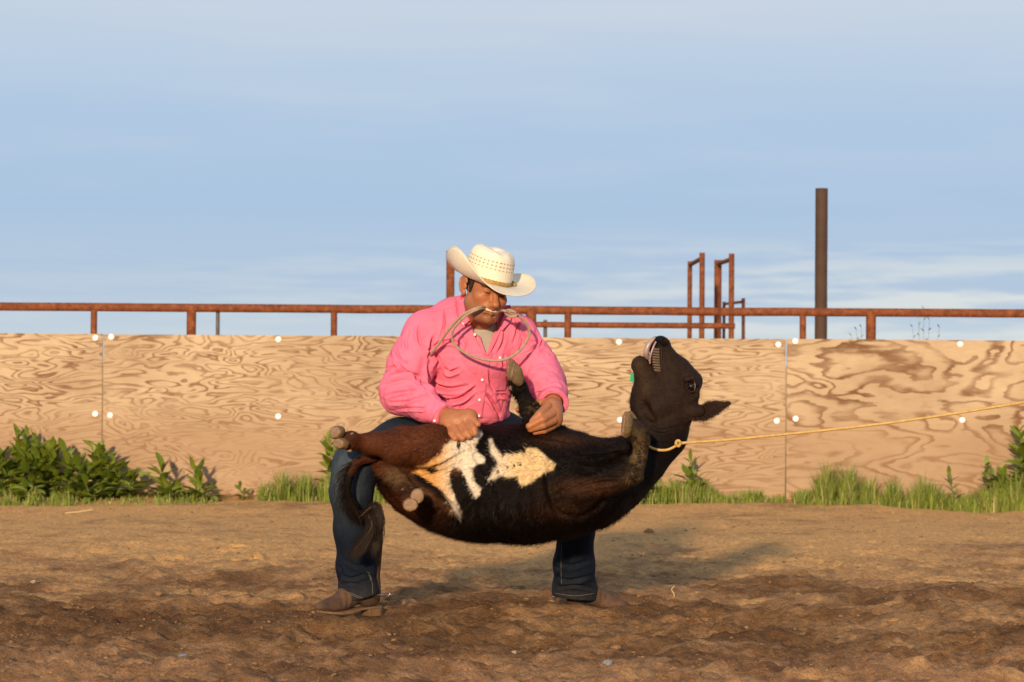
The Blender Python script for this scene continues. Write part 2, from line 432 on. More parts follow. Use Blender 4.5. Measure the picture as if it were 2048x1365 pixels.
def rock(r, seed, flat=.6, n=2):
    bm = bmesh.new(); bmesh.ops.create_icosphere(bm, subdivisions=n, radius=1)
    V = np.array([v.co[:] for v in bm.verts]); Fc = [tuple(v.index for v in f.verts) for f in bm.faces]; bm.free()
    V = V*(1+.28*fbm(V[:, 0]*1.3+seed*3.1, V[:, 1]*1.3, V[:, 2]*1.3, 2))[:, None]
    a = seed*2.3; R = np.array([[math.cos(a), -math.sin(a), 0], [math.sin(a), math.cos(a), 0], [0, 0, 1]])
    return (V*np.array([1, .8, flat])*r)@R.T, Fc
protoV = [rock(1, k, .65, 1) for k in range(5)]
CV, CF, o_ = [], [], 0
for k in range(5200):
    y = -3.4+11*rng.random()**1.6; x = (rng.random()-.5)*(y+D)*.42
    r = .003+.013*rng.random()**5
    v, f = protoV[k % 5]; a = rng.random()*6.3
    R = np.array([[math.cos(a), -math.sin(a), 0], [math.sin(a), math.cos(a), 0], [0, 0, 1]])
    CV.append((v*r*np.array([1, 1, .75]))@R.T+[x, y, gz(x, y)+r*.05]); CF.append(np.array(f)+o_); o_ += len(v)
for k in range(15000):
    y = -3.2+7*rng.random()**1.5; x = (rng.random()-.5)*(y+D)*.40; r = .0018+.0028*rng.random(); v, f = protoV[k % 5]
    CV.append(v*r+[x, y, gz(x, y)]); CF.append(np.array(f)+o_); o_ += len(v)
CV = np.concatenate(CV); CF = np.concatenate(CF)
cl = mesh_obj('soil_clods', CV, CF, M_clod, smooth=False); tag(cl, 'small loose clods of dry soil scattered over the arena dirt', 'soil clods', kind='stuff')
for (px, py, rp, mt_, lab, nm) in [
    (1215, 1328, 11, M_stone_g, 'smooth grey oval stone lying on the dirt at the bottom of the picture', 'stone'),
    (366, 1315, 9, M_stone_g, 'bluish grey stone half sunk in the dirt at the lower left', 'stone'),
    (626, 1166, 11, M_stone_t, 'pale angular stone on the dirt just left of the denim shin and boot', 'stone'),
    (1995, 1341, 9, M_stone_t, 'flat tan stone at the right bottom corner of the dirt', 'stone'),
    (1298, 1066, 11, M_clod, 'dark brown clod lying alone on the sunlit packed dirt behind the calf', 'clod'),
    (490, 1357, 13, M_stone_t, 'rough tan clod at the bottom edge in front of the man', 'clod'),
    (1190, 1266, 8, M_clod, 'small brown clod in front of the sunken boot', 'clod'),
    (1232, 1297, 10, M_clod, 'flat brown clod just behind the smooth grey stone', 'clod'),
    (68, 1165, 7, M_stone_t, 'small pale stone on the dark churned dirt near the left edge', 'stone'),
    (1028, 1308, 8, M_stone_t, 'small tan clod lower down below the calf, left of the grey stone', 'clod'),
    (1537, 1270, 6, M_stone_t, 'tiny white pebble on dark soil under the taut yellow rope', 'stone'),
    (317, 1190, 9, M_clod, 'dark clod on the churned soil left of the man', 'clod')]:
    P = onground(px, py); r = rp*mpp(P[1]); v, f = rock(r, px*.37, .62, 3)
    o = mesh_obj(nm, v, f, mt_); o.location = (P[0], P[1], P[2]+r*.2); tag(o, lab, nm)

# ------------------------------------------------------------------ plywood wall
WY = 8.94
wall = tag(empty('plywood_wall', (0, WY, 0)), 'long low wall of weathered plywood sheets bolted to the rusty pipe fence', 'wall')
seams = [-2.92+2.44*i for i in range(-3, 6)]
specs = {-1: (3, 15, 1.7, 8.0, .9), 0: (5, 16, 1.5, 6.5, .95), 1: (8, 16, 1.7, 7.0, .9), 2: (3.3, 16, 1.1, 7.5, .95), 3: (12, 14, .95, 2.6, 1.), 4: (17, 9, .6, 3, .7)}
for i, x0 in enumerate(seams):
    k = i-3; s = specs.get(k+1, (20+i, 9, .6, 3, .7))
    v, f = box((0, 0, 0), (2.432, .018, 1.30)); v = v+[0, 0, 0]
    o = mesh_obj('plywood_panel', v, f, plywood(*s), wall, smooth=False)
    o.location = (x0+1.22, rng.normal()*.0015, .53+rng.normal()*.002); o.rotation_euler = (0, rng.normal()*.0006, rng.normal()*.0008)
    bevel(o, .002, 1)
    for bx in (-1.22+.055, 0.03, 1.22-.055):
        for bz in (.652, .103):
            n = 20; a = np.arange(n)*2*PI/n; r = .0212
            pr = [(1, 0), (1, -.0035), (.9, -.006), (.45, -.0085), (.0, -.0095)]
            V = np.concatenate([np.stack([np.cos(a)*r*q_, np.full(n, h_), np.sin(a)*r*q_], 1) for q_, h_ in pr])
            Fc = [(j*n+t_, j*n+(t_+1) % n, (j+1)*n+(t_+1) % n, (j+1)*n+t_) for j in range(4) for t_ in range(n)]
            w_ = mesh_obj('bolt', V, Fc, M_bolt, o)
            w_.location = (bx+rng.normal()*.008, -.0092, bz-.03+rng.normal()*.006); w_.rotation_euler = (rng.normal()*.06-.09, 0, rng.normal()*.06-.1)

# ------------------------------------------------------------------ pipe fence
fence = tag(empty('pipe_fence', (0, 9.05, 0)), 'long rusty steel pipe fence with a round top rail behind the plywood', 'fence')
def pipe(name, a, b, r, mt_, par, lab=None, seg=14):
    a = np.array(a, float); b = np.array(b, float); n = max(2, int(np.linalg.norm(b-a)/.3))
    P = a+(b-a)*np.linspace(0, 1, n)[:, None]; P = P+rng.normal(size=P.shape)*.0008
    v, f = tube(P, r, seg); o = mesh_obj(name, v, f, mt_, par); e = o.modifiers.new('e', 'EDGE_SPLIT'); e.split_angle = 1.0
    o.location = -np.array(par.location) if par else (0, 0, 0)
    if lab: o['label'] = lab
    return o
FY = 9.03
za = at(1024, 620.5, FY)[2]
pipe('top_rail', (-9, FY, za), (9, FY, za), .031, M_rust, fence)
def post(par, px, wpx, ytop, y, mt_=M_rust, name='post', lab=None):
    P = at(px, ytop, y); r = wpx*mpp(y)/2
    return pipe(name, (P[0], y, -.15), (P[0], y, P[2]), r, mt_, par, lab)
for px, wd in ((188, 13), (383, 19), (668, 13), (1062, 22), (1136, 14), (1606, 13), (1742, 20)):
    post(fence, px, wd, 618+(px-1024)*.007, FY)
for px in (-150, -420, 2240): post(fence, px, 14, 614, FY)
post(fence, 436, 8, 616, FY+.03, M_grey_steel, 'brace', 'thin grey angle iron brace')
post(fence, 1091, 8, 640, FY+.05, M_grey_steel, 'brace', 'thin grey angle iron brace')
zb = at(1280, 651, FY+.02)[2]
pipe('lower_rail', (at(1062, 651, FY)[0], FY+.02, zb), (at(1470, 651, FY)[0], FY+.02, zb), .021, M_rust, fence)
# posts standing alone behind the fence
o = post(None, 901, 17, 502, 9.9, M_rust, 'fence_post'); tag(o, 'rusty square topped post rising behind the white cowboy hat', 'post')
o = post(None, 1643.5, 25, 377, 11.0, M_dkpost, 'steel_post'); tag(o, 'tall dark brown steel post standing alone behind the fence', 'post')
def frame(name, pa, wa, ta, ya, pb, wb, tb, yb, label, thick=.018):
    r = tag(empty(name, (at(pb, 700, yb)[0], yb, 0)), label, 'chute frame', 'rusty upright frames of the cattle chute')
    A = at(pa, ta, ya); B = at(pb, tb, yb)
    pipe('post', (A[0], ya, -.1), (A[0], ya, A[2]), wa*mpp(ya)/2, M_rust, r)
    pipe('post', (B[0], yb, -.1), (B[0], yb, B[2]), wb*mpp(yb)/2, M_rust, r)
    pipe('cross_bar', (A[0], ya, A[2]-thick*1.6), (B[0], yb, B[2]-thick*2.4), thick, M_rust2, r)
frame('chute_frame', 1380, 9.5, 523, 12.3, 1404.5, 11, 506, 11.2, 'tall narrow rusty frame behind the fence, leftmost of the three chute frames')
frame('chute_frame', 1436, 15, 521, 12.3, 1463.5, 11, 508, 11.2, 'tall rusty frame with a thick rear post, between the narrow frame and the short one')
frame('chute_frame', 1448, 6, 604, 12.8, 1487, 7, 597, 12.0, 'short rusty frame barely rising above the top rail', .012)

# ------------------------------------------------------------------ plants along the wall
def leaf_mesh(L, Wd, curl, mt_, seed):
    n = 6; V = []; Fc = []
    for i in range(n+1):
        t = i/n; wd = Wd*math.sin(PI*min(1, t*.93+.05))**.8*.5+.001; y = L*t; z = -curl*L*t*t
        V += [(-wd, y, z+wd*.35), (0, y, z), (wd, y, z+wd*.35)]
    for i in range(n):
        for j in (0, 1): Fc.append((i*3+j, i*3+j+1, (i+1)*3+j+1, (i+1)*3+j))
    me = bpy.data.meshes.new('leaf'); me.from_pydata(V, [], Fc); me.materials.append(mt_)
    me.polygons.foreach_set('use_smooth', [True]*len(Fc)); return me
LEAVES = [leaf_mesh(.13, .042, .25, M_leaf, 0), leaf_mesh(.10, .034, .4, M_leaf, 1), leaf_mesh(.12, .048, .1, M_leaf3, 2), leaf_mesh(.11, .046, .5, M_leaf2, 3)]
def weed(x, y, h, nst, spread, label, leaf_s=1., up=.62, ros=9):
    nst += 1 if nst > 2 else 0
    r = tag(empty('weed_plant', (x, y, gz(x, y)-.005)), label, 'weed', 'leafy weeds growing along the plywood wall')
    parts = []
    for s in range(nst):
        a = rng.random()*2*PI; tilt = spread*(.25+rng.random()*.75) if nst > 1 else .05
        hh = h*(1-.38*rng.random()) if s else h
        top = np.array([math.cos(a)*tilt, math.sin(a)*tilt*.6, hh])
        P = spline([(math.cos(a)*.01*s, math.sin(a)*.01, 0), top*.5*np.array([.7, .7, 1]), top], 6)
        parts.append(tube(P, np.linspace(.004, .0018, 6), 5))
        nl = max(5, int(hh/.022))
        for k in range(nl):
            t = .12+.88*k/(nl-1); i = t*5; j = min(4, int(i)); p = P[j]+(P[j+1]-P[j])*(i-j)
            yaw = k*2.4+rng.normal()*.3
            el_ = (.35+.85*t**1.5)*up*1.45+rng.normal()*.12
            sc = leaf_s*(1.45-.5*t)*(.8+.4*rng.random())
            o = bpy.data.objects.new('leaf', LEAVES[int(rng.integers(0, 3)) if rng.random() < .8 else 3]); COL.objects.link(o); o.parent = r
            o.location = p; o.rotation_euler = (el_, rng.normal()*.25, yaw); o.scale = (sc, sc, sc)
    for k in range(ros):
        o = bpy.data.objects.new('leaf', LEAVES[3 if rng.random() < .5 else 1]); COL.objects.link(o); o.parent = r
        sc = leaf_s*(1.3+.6*rng.random()); o.location = (rng.normal()*.02, rng.normal()*.02, .015)
        o.rotation_euler = (.25+.4*rng.random(), 0, rng.random()*6.3); o.scale = (sc, sc, sc)
    mesh_obj('stem', *join(*parts), M_stem, r)
    return r
wl = []
def W_(px, ybase, top, nst, spread, label, **k):
    y = WY-.35+ybase*.0; y = 8.94-(.12+.5*ybase)
    x = at(px, 1000, y)[0]; h = (at(px, top, y)[2]-gz(x, y)); wl.append((px, y)); return weed(x, y, h, nst, spread, label, **k)
W_(-40, .4, 905, 4, .10, 'leafy weed partly cut by the left edge of the picture')
W_(6, .5, 915, 4, .09, 'low leafy weed nearest the left edge')
W_(42, .3, 872, 3, .05, 'tallest weed of the left clump, two pointed tips close together', up=.75)
W_(78, .25, 893, 5, .07, 'dense upright weed just right of the tallest tips of the left clump', up=.8)
W_(98, .2, 900, 4, .06, 'dark upright weed in the middle of the left clump', up=.8)
W_(140, .35, 905, 3, .07, 'slender weed with a pale top left of the plywood seam', up=.7)
W_(165, .5, 925, 4, .09, 'wide leafy weed with drooping leaves, second from the seam')
W_(200, .3, 896, 4, .06, 'tall pointed weed standing under the two seam bolts', up=.78)
W_(222, .35, 915, 4, .09, 'bushy weed right under the plywood seam')
W_(256, .4, 948, 3, .11, 'sprawling weed that ends the left clump, leaves reaching right')
W_(60, .8, 965, 3, .10, 'low weed in front of the left clump beside the yellow flower', up=.5)
W_(180, .8, 968, 2, .10, 'low drooping weed in front of the left clump', up=.45)
W_(322, .45, 932, 2, .05, 'upright weed on the left of the small separate clump', leaf_s=.9, up=.7)
W_(345, .6, 970, 4, .10, 'low rosette of weeds in the middle of the small clump', leaf_s=.8)
W_(392, .4, 934, 2, .04, 'upright weed on the right of the small separate clump', leaf_s=.85, up=.75)
W_(408, .6, 965, 3, .09, 'broad low weed at the right end of the small clump', leaf_s=.8)
W_(485, .4, 975, 2, .05, 'tiny seedling weed alone on the bare strip', leaf_s=.6, ros=3)
W_(655, .35, 875, 2, .03, 'tall weed behind the denim knee of the man', leaf_s=.8, up=.75)
W_(680, .5, 900, 3, .05, 'leafy weed half hidden behind the denim shin', leaf_s=.8)
W_(770, .5, 990, 4, .10, 'low weed seen between the leg and the calf rump', leaf_s=.8)
W_(1300, .6, 965, 4, .10, 'low broad leafed weed beneath the calf neck', leaf_s=.9, up=.5)
W_(1335, .7, 985, 4, .11, 'sprawling pale green weed beneath the knot of the rope', leaf_s=.9, up=.45)
W_(1372, .3, 922, 2, .05, 'upright weed with a three leafed tip below the rope', leaf_s=.85, up=.7)
W_(1395, .5, 950, 3, .07, 'weed at the foot of the three leafed one, among grass', leaf_s=.7)
W_(1912, .35, 950, 1, .03, 'thin single stemmed weed in the grass to the right', leaf_s=.7, up=.7)
W_(1975, .3, 928, 2, .04, 'tall narrow weed in the grass near the right edge', leaf_s=.7, up=.75)
W_(1995, .4, 950, 4, .07, 'bushy weed in the grass near the right edge', leaf_s=.8, up=.7)
W_(2046, .3, 862, 3, .05, 'tall leafy weed cut by the right edge of the picture', leaf_s=.9)
W_(2075, .3, 900, 3, .07, 'leafy weed just beyond the right edge', leaf_s=.9)
# yellow flower
y = 8.4; P = at(80, 985, y); n = 10
V = [(0, 0, .004)]; Fc = []
for k in range(n):
    a = k*2*PI/n; V += [(math.cos(a-.2)*.006, math.sin(a-.2)*.006, .003), (math.cos(a)*.022, math.sin(a)*.022, .007), (math.cos(a+.2)*.006, math.sin(a+.2)*.006, .003)]
    Fc += [(0, 3*k+1, 3*k+2, 3*k+3)]
r = tag(empty('dandelion', (P[0], y, gz(P[0], y))), 'small yellow dandelion flower at the foot of the left clump of weeds', 'flower')
o = mesh_obj('flower_head', np.array(V), Fc, M_yellow, r); o.location = (0, -.005, P[2]-gz(P[0], y)); o.rotation_euler = (1.0, 0, 0)
v, f = tube([(0, 0, 0), (0, 0, P[2]-gz(P[0], y))], .002, 5); mesh_obj('stem', v, f, M_stem, r)

# grass
def grass(ranges, name, label):
    V, Fc, Cc, o_ = [], [], [], 0
    for (x0, x1, dens, hmin, hmax, y0, y1) in ranges:
        for k in range(dens):
            u = rng.random(); px = x0+(x1-x0)*u; y = y0+(y1-y0)*rng.random()
            env = min(1, 4*min(u, 1-u)+.35)*(.26+.74*abs(math.sin(px*.031+math.sin(px*.011)*4)))
            x = at(px, 1000, y)[0]; h = (hmin+(hmax-hmin)*rng.random()**1.3)*env
            a = rng.random()*2*PI; ln = h*(.15+.45*rng.random()); b = np.array([x, y, gz(x, y)-.01]); wd = .0022+.002*rng.random()
            d = np.array([math.cos(a)*ln, math.sin(a)*ln*.6, h]); s = np.array([math.cos(a+1.57), math.sin(a+1.57), 0])*wd
            md = b+d*np.array([.35, .35, .6])
            V += [b-s, b+s, md-s*.8, md+s*.8, b+d]; Fc += [(o_, o_+1, o_+3), (o_, o_+3, o_+2), (o_+2, o_+3, o_+4)]; o_ += 5
            c = np.array([.17, .22, .025])*(.5+.8*rng.random())
            if rng.random() < .14: c = np.array([.42, .34, .14])*(.6+.5*rng.random())
            elif rng.random() < .2: c = np.array([.19, .24, .05])
            Cc += [c]*5
    o = mesh_obj(name, np.array(V), np.array(Fc), M_grass, None, np.array(Cc), smooth=False); tag(o, label, 'grass', kind='stuff')
grass([(515, 700, 2600, .07, .24, 8.3, 8.85), (700, 900, 900, .04, .14, 8.2, 8.85)], 'grass', 'green grass tuft at the wall foot behind the denim leg')
grass([(1255, 1570, 3600, .07, .27, 8.3, 8.85), (1380, 1470, 900, .14, .32, 8.5, 8.85)], 'grass', 'green grass below the taut rope, along the wall foot')
grass([(1585, 2110, 6200, .07, .25, 8.3, 8.85), (1610, 1740, 1500, .16, .33, 8.5, 8.85), (1890, 2110, 1500, .16, .32, 8.5, 8.85)], 'grass', 'long strip of green grass at the wall foot by the right edge')
grass([(-60, 300, 1600, .04, .14, 8.1, 8.8), (300, 450, 500, .03, .10, 8.1, 8.8), (-60, 150, 400, .05, .12, 7.9, 8.2)], 'grass', 'short grass under the leafy weeds by the left edge')
grass([(-60, 2110, 500, .015, .05, 7.7, 8.3)], 'grass', 'sparse short grass stubs on the bare strip before the wall')
# wispy weeds behind the wall
for px, tops, lab in ((1845, [(-20, 655), (-8, 628), (3, 618), (14, 640), (34, 655)], 'wispy grassy weed showing over the wall, largest of the three'),
                      (1717, [(-14, 672), (-4, 660), (6, 655)], 'small wispy weed showing over the wall between two fence posts'),
                      (2005, [(-12, 660), (2, 650)], 'faint wisp of weed over the wall near the right edge')):
    y = 9.5; x = at(px, 700, y)[0]; r = tag(empty('tall_weed', (x, y, 0)), lab, 'weed', 'wispy weeds behind the wall'); pr = []
    if px == 2005: 
        for c in (r,): bpy.data.objects.remove(c)
        continue
    for dx, tp in tops:
        T = at(px+dx, tp, y)-np.array([x, y, 0]); P = spline([(dx*.0004, 0, 0), (T[0]*.4, 0, T[2]*.6), T], 14); pr.append(tube(P, np.linspace(.0025, .001, 14), 4))
        for k in range(7, 14):
            s = (-1)**k; p = P[k]; q = p+np.array([s*.018, rng.normal()*.01, .022]); pr.append(tube([p, (p+q)/2+[0, 0, .003], q], [.001, .0045, .0008], 4))
    mesh_obj('seed_stems', *join(*pr), M_leaf2, r)
# straw and twigs
for px, py, pts, lab in ((1343, 1205, [(0, 0, 0), (.012, 0, .03), (0, 0, .055), (.012, 0, .07)], 'pale dry grass root sticking up from the churned dirt'),
                         (158, 1030, [(-.09, 0, .01), (0, 0, .02), (.09, .02, .035)], 'pale dry straw lying before the left clump of weeds'),
                         (1700, 1104, [(-.03, 0, .02), (0, 0, .01), (.03, 0, .0)], 'short bright straw on the packed dirt under the rope'),
                         (1510, 1352, [(-.06, 0, .01), (-.02, 0, .012), (0, 0, .02), (.04, 0, .01), (.06, 0, .008)], 'thin reddish root lying at the bottom edge of the dirt')):
    P = onground(px, py); v, f = tube(spline(pts, 12), (.0013 if py > 1300 else .0022) if py > 1040 else .004, 5); o = mesh_obj('straw', v, f, M_straw if py < 1300 else M_clod); o.location = P; tag(o, lab, 'straw')

#PART2
# ------------------------------------------------------------------ the man
def skin_fn(t, b, oc):
    c = t.N('ShaderNodeVertexColor', layer_name='tint').outputs[0]
    c = t.mix(1., c, t.ramp(t.noise(oc, 60, 4, .6), [(.3, .86), (.7, 1.0)]), 'MULTIPLY')
    t.put(b.inputs['Base Color'], c); b.inputs['Subsurface Weight'].default_value = .12; b.inputs['Subsurface Radius'].default_value = (.012, .005, .003); b.inputs['Subsurface Scale'].default_value = .6
    t.put(b.inputs['Normal'], t.N('ShaderNodeBump', i_Strength=.5, i_Distance=.0012, i_Height=t.noise(oc, 220, 4, .6)))
M_skin = mat('tanned skin', rough=.48, spec=.4, attr=True, fn=skin_fn)
def cloth_fn(t, b, oc):
    c = t.N('ShaderNodeVertexColor', layer_name='tint').outputs[0]
    c = t.mix(1., c, t.ramp(t.noise(oc, 9, 5, .6), [(.3, .9), (.7, 1.0)]), 'MULTIPLY')
    t.put(b.inputs['Base Color'], c)
    h = t.math('ADD', t.math('MULTIPLY', t.noise(oc, 26, 3, .5, .6), 1.0), t.math('MULTIPLY', t.noise(oc, 500, 2, .5), .03))
    t.put(b.inputs['Normal'], t.N('ShaderNodeBump', i_Strength=.55, i_Distance=.010, i_Height=h))
M_shirt = mat('pink cotton', rough=.8, spec=.15, attr=True, sheen=0., fn=cloth_fn)
def denim_fn(t, b, oc):
    c = t.N('ShaderNodeVertexColor', layer_name='tint').outputs[0]
    c = t.mix(1., c, t.ramp(t.noise(t.mapping(oc, (1, 1, .35)), 60, 5, .7), [(.3, .65), (.7, 1.15)]), 'MULTIPLY')
    t.put(b.inputs['Base Color'], c)
    t.put(b.inputs['Normal'], t.N('ShaderNodeBump', i_Strength=.6, i_Distance=.006, i_Height=t.noise(t.mapping(oc, (1, 1, 1.6)), 30, 5, .6)))
M_denim = mat('dark denim', rough=.85, spec=.15, attr=True, sheen=0., fn=denim_fn)
M_tee = mat('grey tee', (.40, .37, .31), .9, .1, noise=.2, nscale=30)
M_button = mat('pearl button', (.75, .62, .60), .3, .5)
M_hair = mat('dark hair', (.018, .011, .008), .55, .3, bump=.003, bscale=200)
M_eye = mat('eye white', (.34, .28, .24), .2, .5); M_pupil = mat('dark eye', (.012, .008, .006), .12, .6)
M_teeth = mat('teeth', (.74, .66, .50), .4, .4); M_mouth = mat('mouth inside', (.05, .012, .010), .6, .3)
M_bootl = mat('scuffed brown leather', (.125, .070, .042), .75, .25, noise=.6, nscale=16, bump=.003, bscale=60)
M_bootd = mat('dark leather strap', (.085, .036, .020), .6, .35, noise=.3, nscale=30)
M_sole = mat('boot sole', (.20, .115, .06), .8, .2, noise=.4, nscale=30)
M_metal = mat('worn steel', (.45, .42, .38), .35, .5, metal=1.)
M_stitch = mat('stitching', (.20, .155, .10), .8, .2)

HC = at(970.5, 578, -.34); HR = rotm(math.radians(29), math.radians(9), math.radians(12)); HS = 1.03
def H(x, y, z): return HC+HR@(np.array([x, y, z])*HS)
def tol(P): return ((np.asarray(P)-HC)@HR)/HS
B = Field(.0031)
he = lambda c, r, k=.012, op='u': B.ell(H(*c), np.array(r)*HS, HR, k, op)
hc = lambda a, b, ra, rb, k=.01, op='u': B.cone(H(*a), H(*b), ra*HS, rb*HS, k, op)
# torso and limbs under the clothes
B.chain([(955, 870, .02, 55), (950, 790, -.01, 50), (952, 705, -.08, 52), (958, 660, -.13, 46)], .03)
B.cone(at(885, 668, -.14), at(1012, 672, -.13), .05, .045, .03)
B.chain([(860, 680, -.16, 22), (806, 785, -.26, 22), (848, 812, -.40, 18), (890, 832, -.49, 15)], .02)
B.chain([(1032, 682, -.14, 18), (1094, 765, -.15, 20), (1104, 790, -.31, 17), (1106, 806, -.42, 16)], .02)
B.chain([(910, 885, .02, 52), (712, 935, -.38, 32), (712, 1060, -.30, 26), (714, 1170, -.22, 17), (716, 1192, -.22, 15)], .03)
B.chain([(995, 885, .02, 52), (1150, 930, -.22, 34), (1152, 1060, 0.02, 26), (1150, 1170, .20, 17), (1149, 1188, .20, 14)], .03)
# neck
B.cone(at(966, 672, -.15), H(0, .02, -.06), .052, .057, .03)
# head
he((0, .012, .035), (.076, .098, .088), .01); he((0, -.028, -.045), (.062, .066, .066), .03); he((0, -.062, -.088), (.036, .030, .028), .03)
hc((-.050, -.010, -.060), (-.030, -.062, -.094), .022, .018, .03); hc((.050, -.010, -.060), (.030, -.062, -.094), .022, .018, .03)
he((-.040, -.062, -.022), (.028, .024, .024), .025); he((.040, -.062, -.022), (.028, .024, .024), .025)
hc((-.040, -.074, .022), (-.012, -.086, .016), .012, .011, .014); hc((.040, -.074, .022), (.012, -.086, .016), .012, .011, .014)
he((-.033, -.096, .002), (.018, .020, .0125), .012, 's'); he((.033, -.096, .002), (.018, .020, .0125), .012, 's')
hc((0, -.084, .012), (0, -.110, -.030), .009, .0125, .012); he((0, -.113, -.036), (.0145, .015, .012), .008)
he((-.0145, -.100, -.040), (.009, .013, .009), .006); he((.0145, -.100, -.040), (.009, .013, .009), .006)
hc((-.022, -.105, -.041), (-.034, -.078, -.062), .003, .004, .01, 's'); hc((.022, -.105, -.041), (.034, -.078, -.062), .003, .004, .01, 's')
he((0, -.080, -.062), (.034, .022, .024), .02)          # mouth mound
hc((-.026, -.090, -.055), (0, -.102, -.0525), .0045, .0055, .006); hc((.026, -.090, -.055), (0, -.102, -.0525), .0045, .0055, .006)
hc((-.024, -.088, -.071), (0, -.098, -.0745), .005, .0068, .006); hc((.024, -.088, -.071), (0, -.098, -.0745), .005, .0068, .006)
hc((-.026, -.096, -.0625), (.026, -.096, -.0625), .0068, .0068, .003, 's')
hc((-.018, -.094, -.083), (.018, -.094, -.083), .003, .003, .012, 's')
he((0, -.086, -.100), (.019, .016, .015), .014)
# eyelids, squinting
for s_ in (-1, 1):
    he((s_*.033, -.0775, .004), (.0165, .0135, .0105), .004); hc((s_*.047, -.070, -.0015), (s_*.021, -.088, -.003), .0022, .0022, .003, 's')
    he((s_*.033, -.0765, -.007), (.016, .0125, .006), .006)
    # ear
    he((s_*.082, .018, -.008), (.006, .017, .030), .006); he((s_*.0950, .010, -.004), (.0075, .011, .021), .004, 's')
    for (y1, z1), (y2, z2) in zip([(.002, .010), (.010, .024), (.026, .026), (.038, .012), (.036, -.008), (.022, -.028)], [(.010, .024), (.026, .026), (.038, .012), (.036, -.008), (.022, -.028), (.008, -.034)]):
        hc((s_*(.082+y1*.25), y1, z1), (s_*(.082+y2*.25), y2, z2), .0048, .0048, .003)
    hc((s_*.084, .024, .008), (s_*.084, .020, -.014), .004, .004, .004); hc((s_*.082, .002, -.006), (s_*.082, .002, -.014), .005, .005, .003)
    he((s_*.0865, .020, -.002), (.0045, .017, .026), .004); he((s_*.079, .006, -.034), (.007, .009, .011), .006); hc((s_*.083, .030, .012), (s_*.085, .010, .022), .0045, .0045, .004)
def P4(L): return [(p[0], p[1], p[2], p[3]) for p in L]
# his right hand (on the flank of the calf)
B.chain([(886, 829, -.49, 16), (906, 838, -.525, 19), (914, 843, -.535, 19)], .012)
B.cone(at(897, 848, -.53), at(938, 836, -.535), .035, .036, .02)
for a, b, c in (((896, 856, -.55), (902, 870, -.585), (910, 878, -.60)), ((910, 856, -.565), (917, 871, -.60), (925, 877, -.61)), ((925, 852, -.565), (933, 867, -.60), (938, 873, -.605)), ((938, 844, -.56), (947, 858, -.595), (950, 867, -.60))):
    B.cone(at(*a), at(*b), .0175, .0155, .006); B.cone(at(*b), at(*c), .0150, .0125, .004)
B.cone(at(925, 828, -.53), at(945, 838, -.56), .018, .015, .008); B.cone(at(945, 838, -.56), at(956, 849, -.58), .014, .012, .004)
# his left hand (round the fore leg)
B.chain([(1107, 803, -.41, 17), (1106, 818, -.46, 18), (1104, 830, -.50, 19)], .012)
B.cone(at(1100, 816, -.48), at(1108, 840, -.49), .036, .034, .02)
for a, b, c, r_ in (((1095, 813, -.52), (1079, 829, -.575), (1065, 843, -.575), .0165), ((1104, 828, -.53), (1084, 840, -.585), (1058, 853, -.58), .0168), ((1107, 842, -.53), (1086, 851, -.58), (1061, 859, -.572), .016), ((1105, 853, -.51), (1088, 861, -.55), (1070, 865, -.55), .0145)):
    B.cone(at(*a), at(*b), r_*1.04, r_, .005); B.cone(at(*b), at(*c), r_*.97, r_*.78, .003)
B.cone(at(1096, 806, -.44), at(1066, 808, -.43), .018, .0155, .01); B.cone(at(1066, 808, -.43), at(1037, 820, -.45), .015, .012, .004)
V, Q = B.mesh(); V = relax(V, Q, 1, .4); N = vnormals(V, Q)
L = tol(V); px_, py_ = topx(V)
skin = np.array([.40, .152, .062]); Cc = np.tile(skin, (len(V), 1))
def blend(C, w, c): w = np.clip(w, 0, 1)[:, None]; return C*(1-w)+np.array(c)*w
isH = (np.abs(L) < .16).all(1) & (L[:, 2] > -.125)
g3 = lambda c, s: np.exp(-(((L-np.array(c))/np.array(s))**2).sum(1))*isH
Cc = blend(Cc, g3((0, -.11, -.035), (.02, .02, .02))*.5+g3((-.045, -.07, -.025), (.02, .03, .015))*.45+g3((.045, -.07, -.025), (.02, .03, .015))*.45, (.47, .15, .085))
beard = isH*np.clip((-.045-L[:, 2]+.35*np.maximum(0, L[:, 1]+.05))/.02, 0, 1)*(L[:, 1] < .03)
Cc = blend(Cc, beard*.42*(1+.3*vn(L[:, 0]*300, L[:, 1]*300, L[:, 2]*300)), (.15, .075, .05))
Cc = blend(Cc, (g3((0, -.098, -.055), (.022, .012, .005))+g3((0, -.096, -.070), (.021, .012, .006)))*.7, (.36, .11, .08))
for s_ in (-1, 1):
    bw = np.exp(-((L[:, 2]-(.0205-.10*np.abs(np.abs(L[:, 0])-.028)))/.0042)**4)*(np.abs(np.abs(L[:, 0])-.031) < .022)*(L[:, 1] < -.055)*(np.sign(L[:, 0]) == s_)*isH
    Cc = blend(Cc, bw*.85, (.03, .018, .012)); Cc = blend(Cc, g3((s_*.033, -.088, -.002), (.016, .012, .0025))*1.3, (.035, .02, .014))
Cc = blend(Cc, g3((0, -.093, -.0625), (.021, .016, .0028))*1.6, (.05, .015, .012))
hand = (~isH) & (py_ > 800)
Cc[hand] *= np.array([1.0, .98, .95]); Cc = blend(Cc, hand*np.clip(vn(V[:, 0]*70, V[:, 1]*70, V[:, 2]*70)-.1, 0, 1)*.5, (.22, .11, .06))
person = mesh_obj('person', V, Q, M_skin, None, Cc)
tag(person, 'person in pink shirt, jeans and pale straw hat crouching, rope held in teeth', 'person')

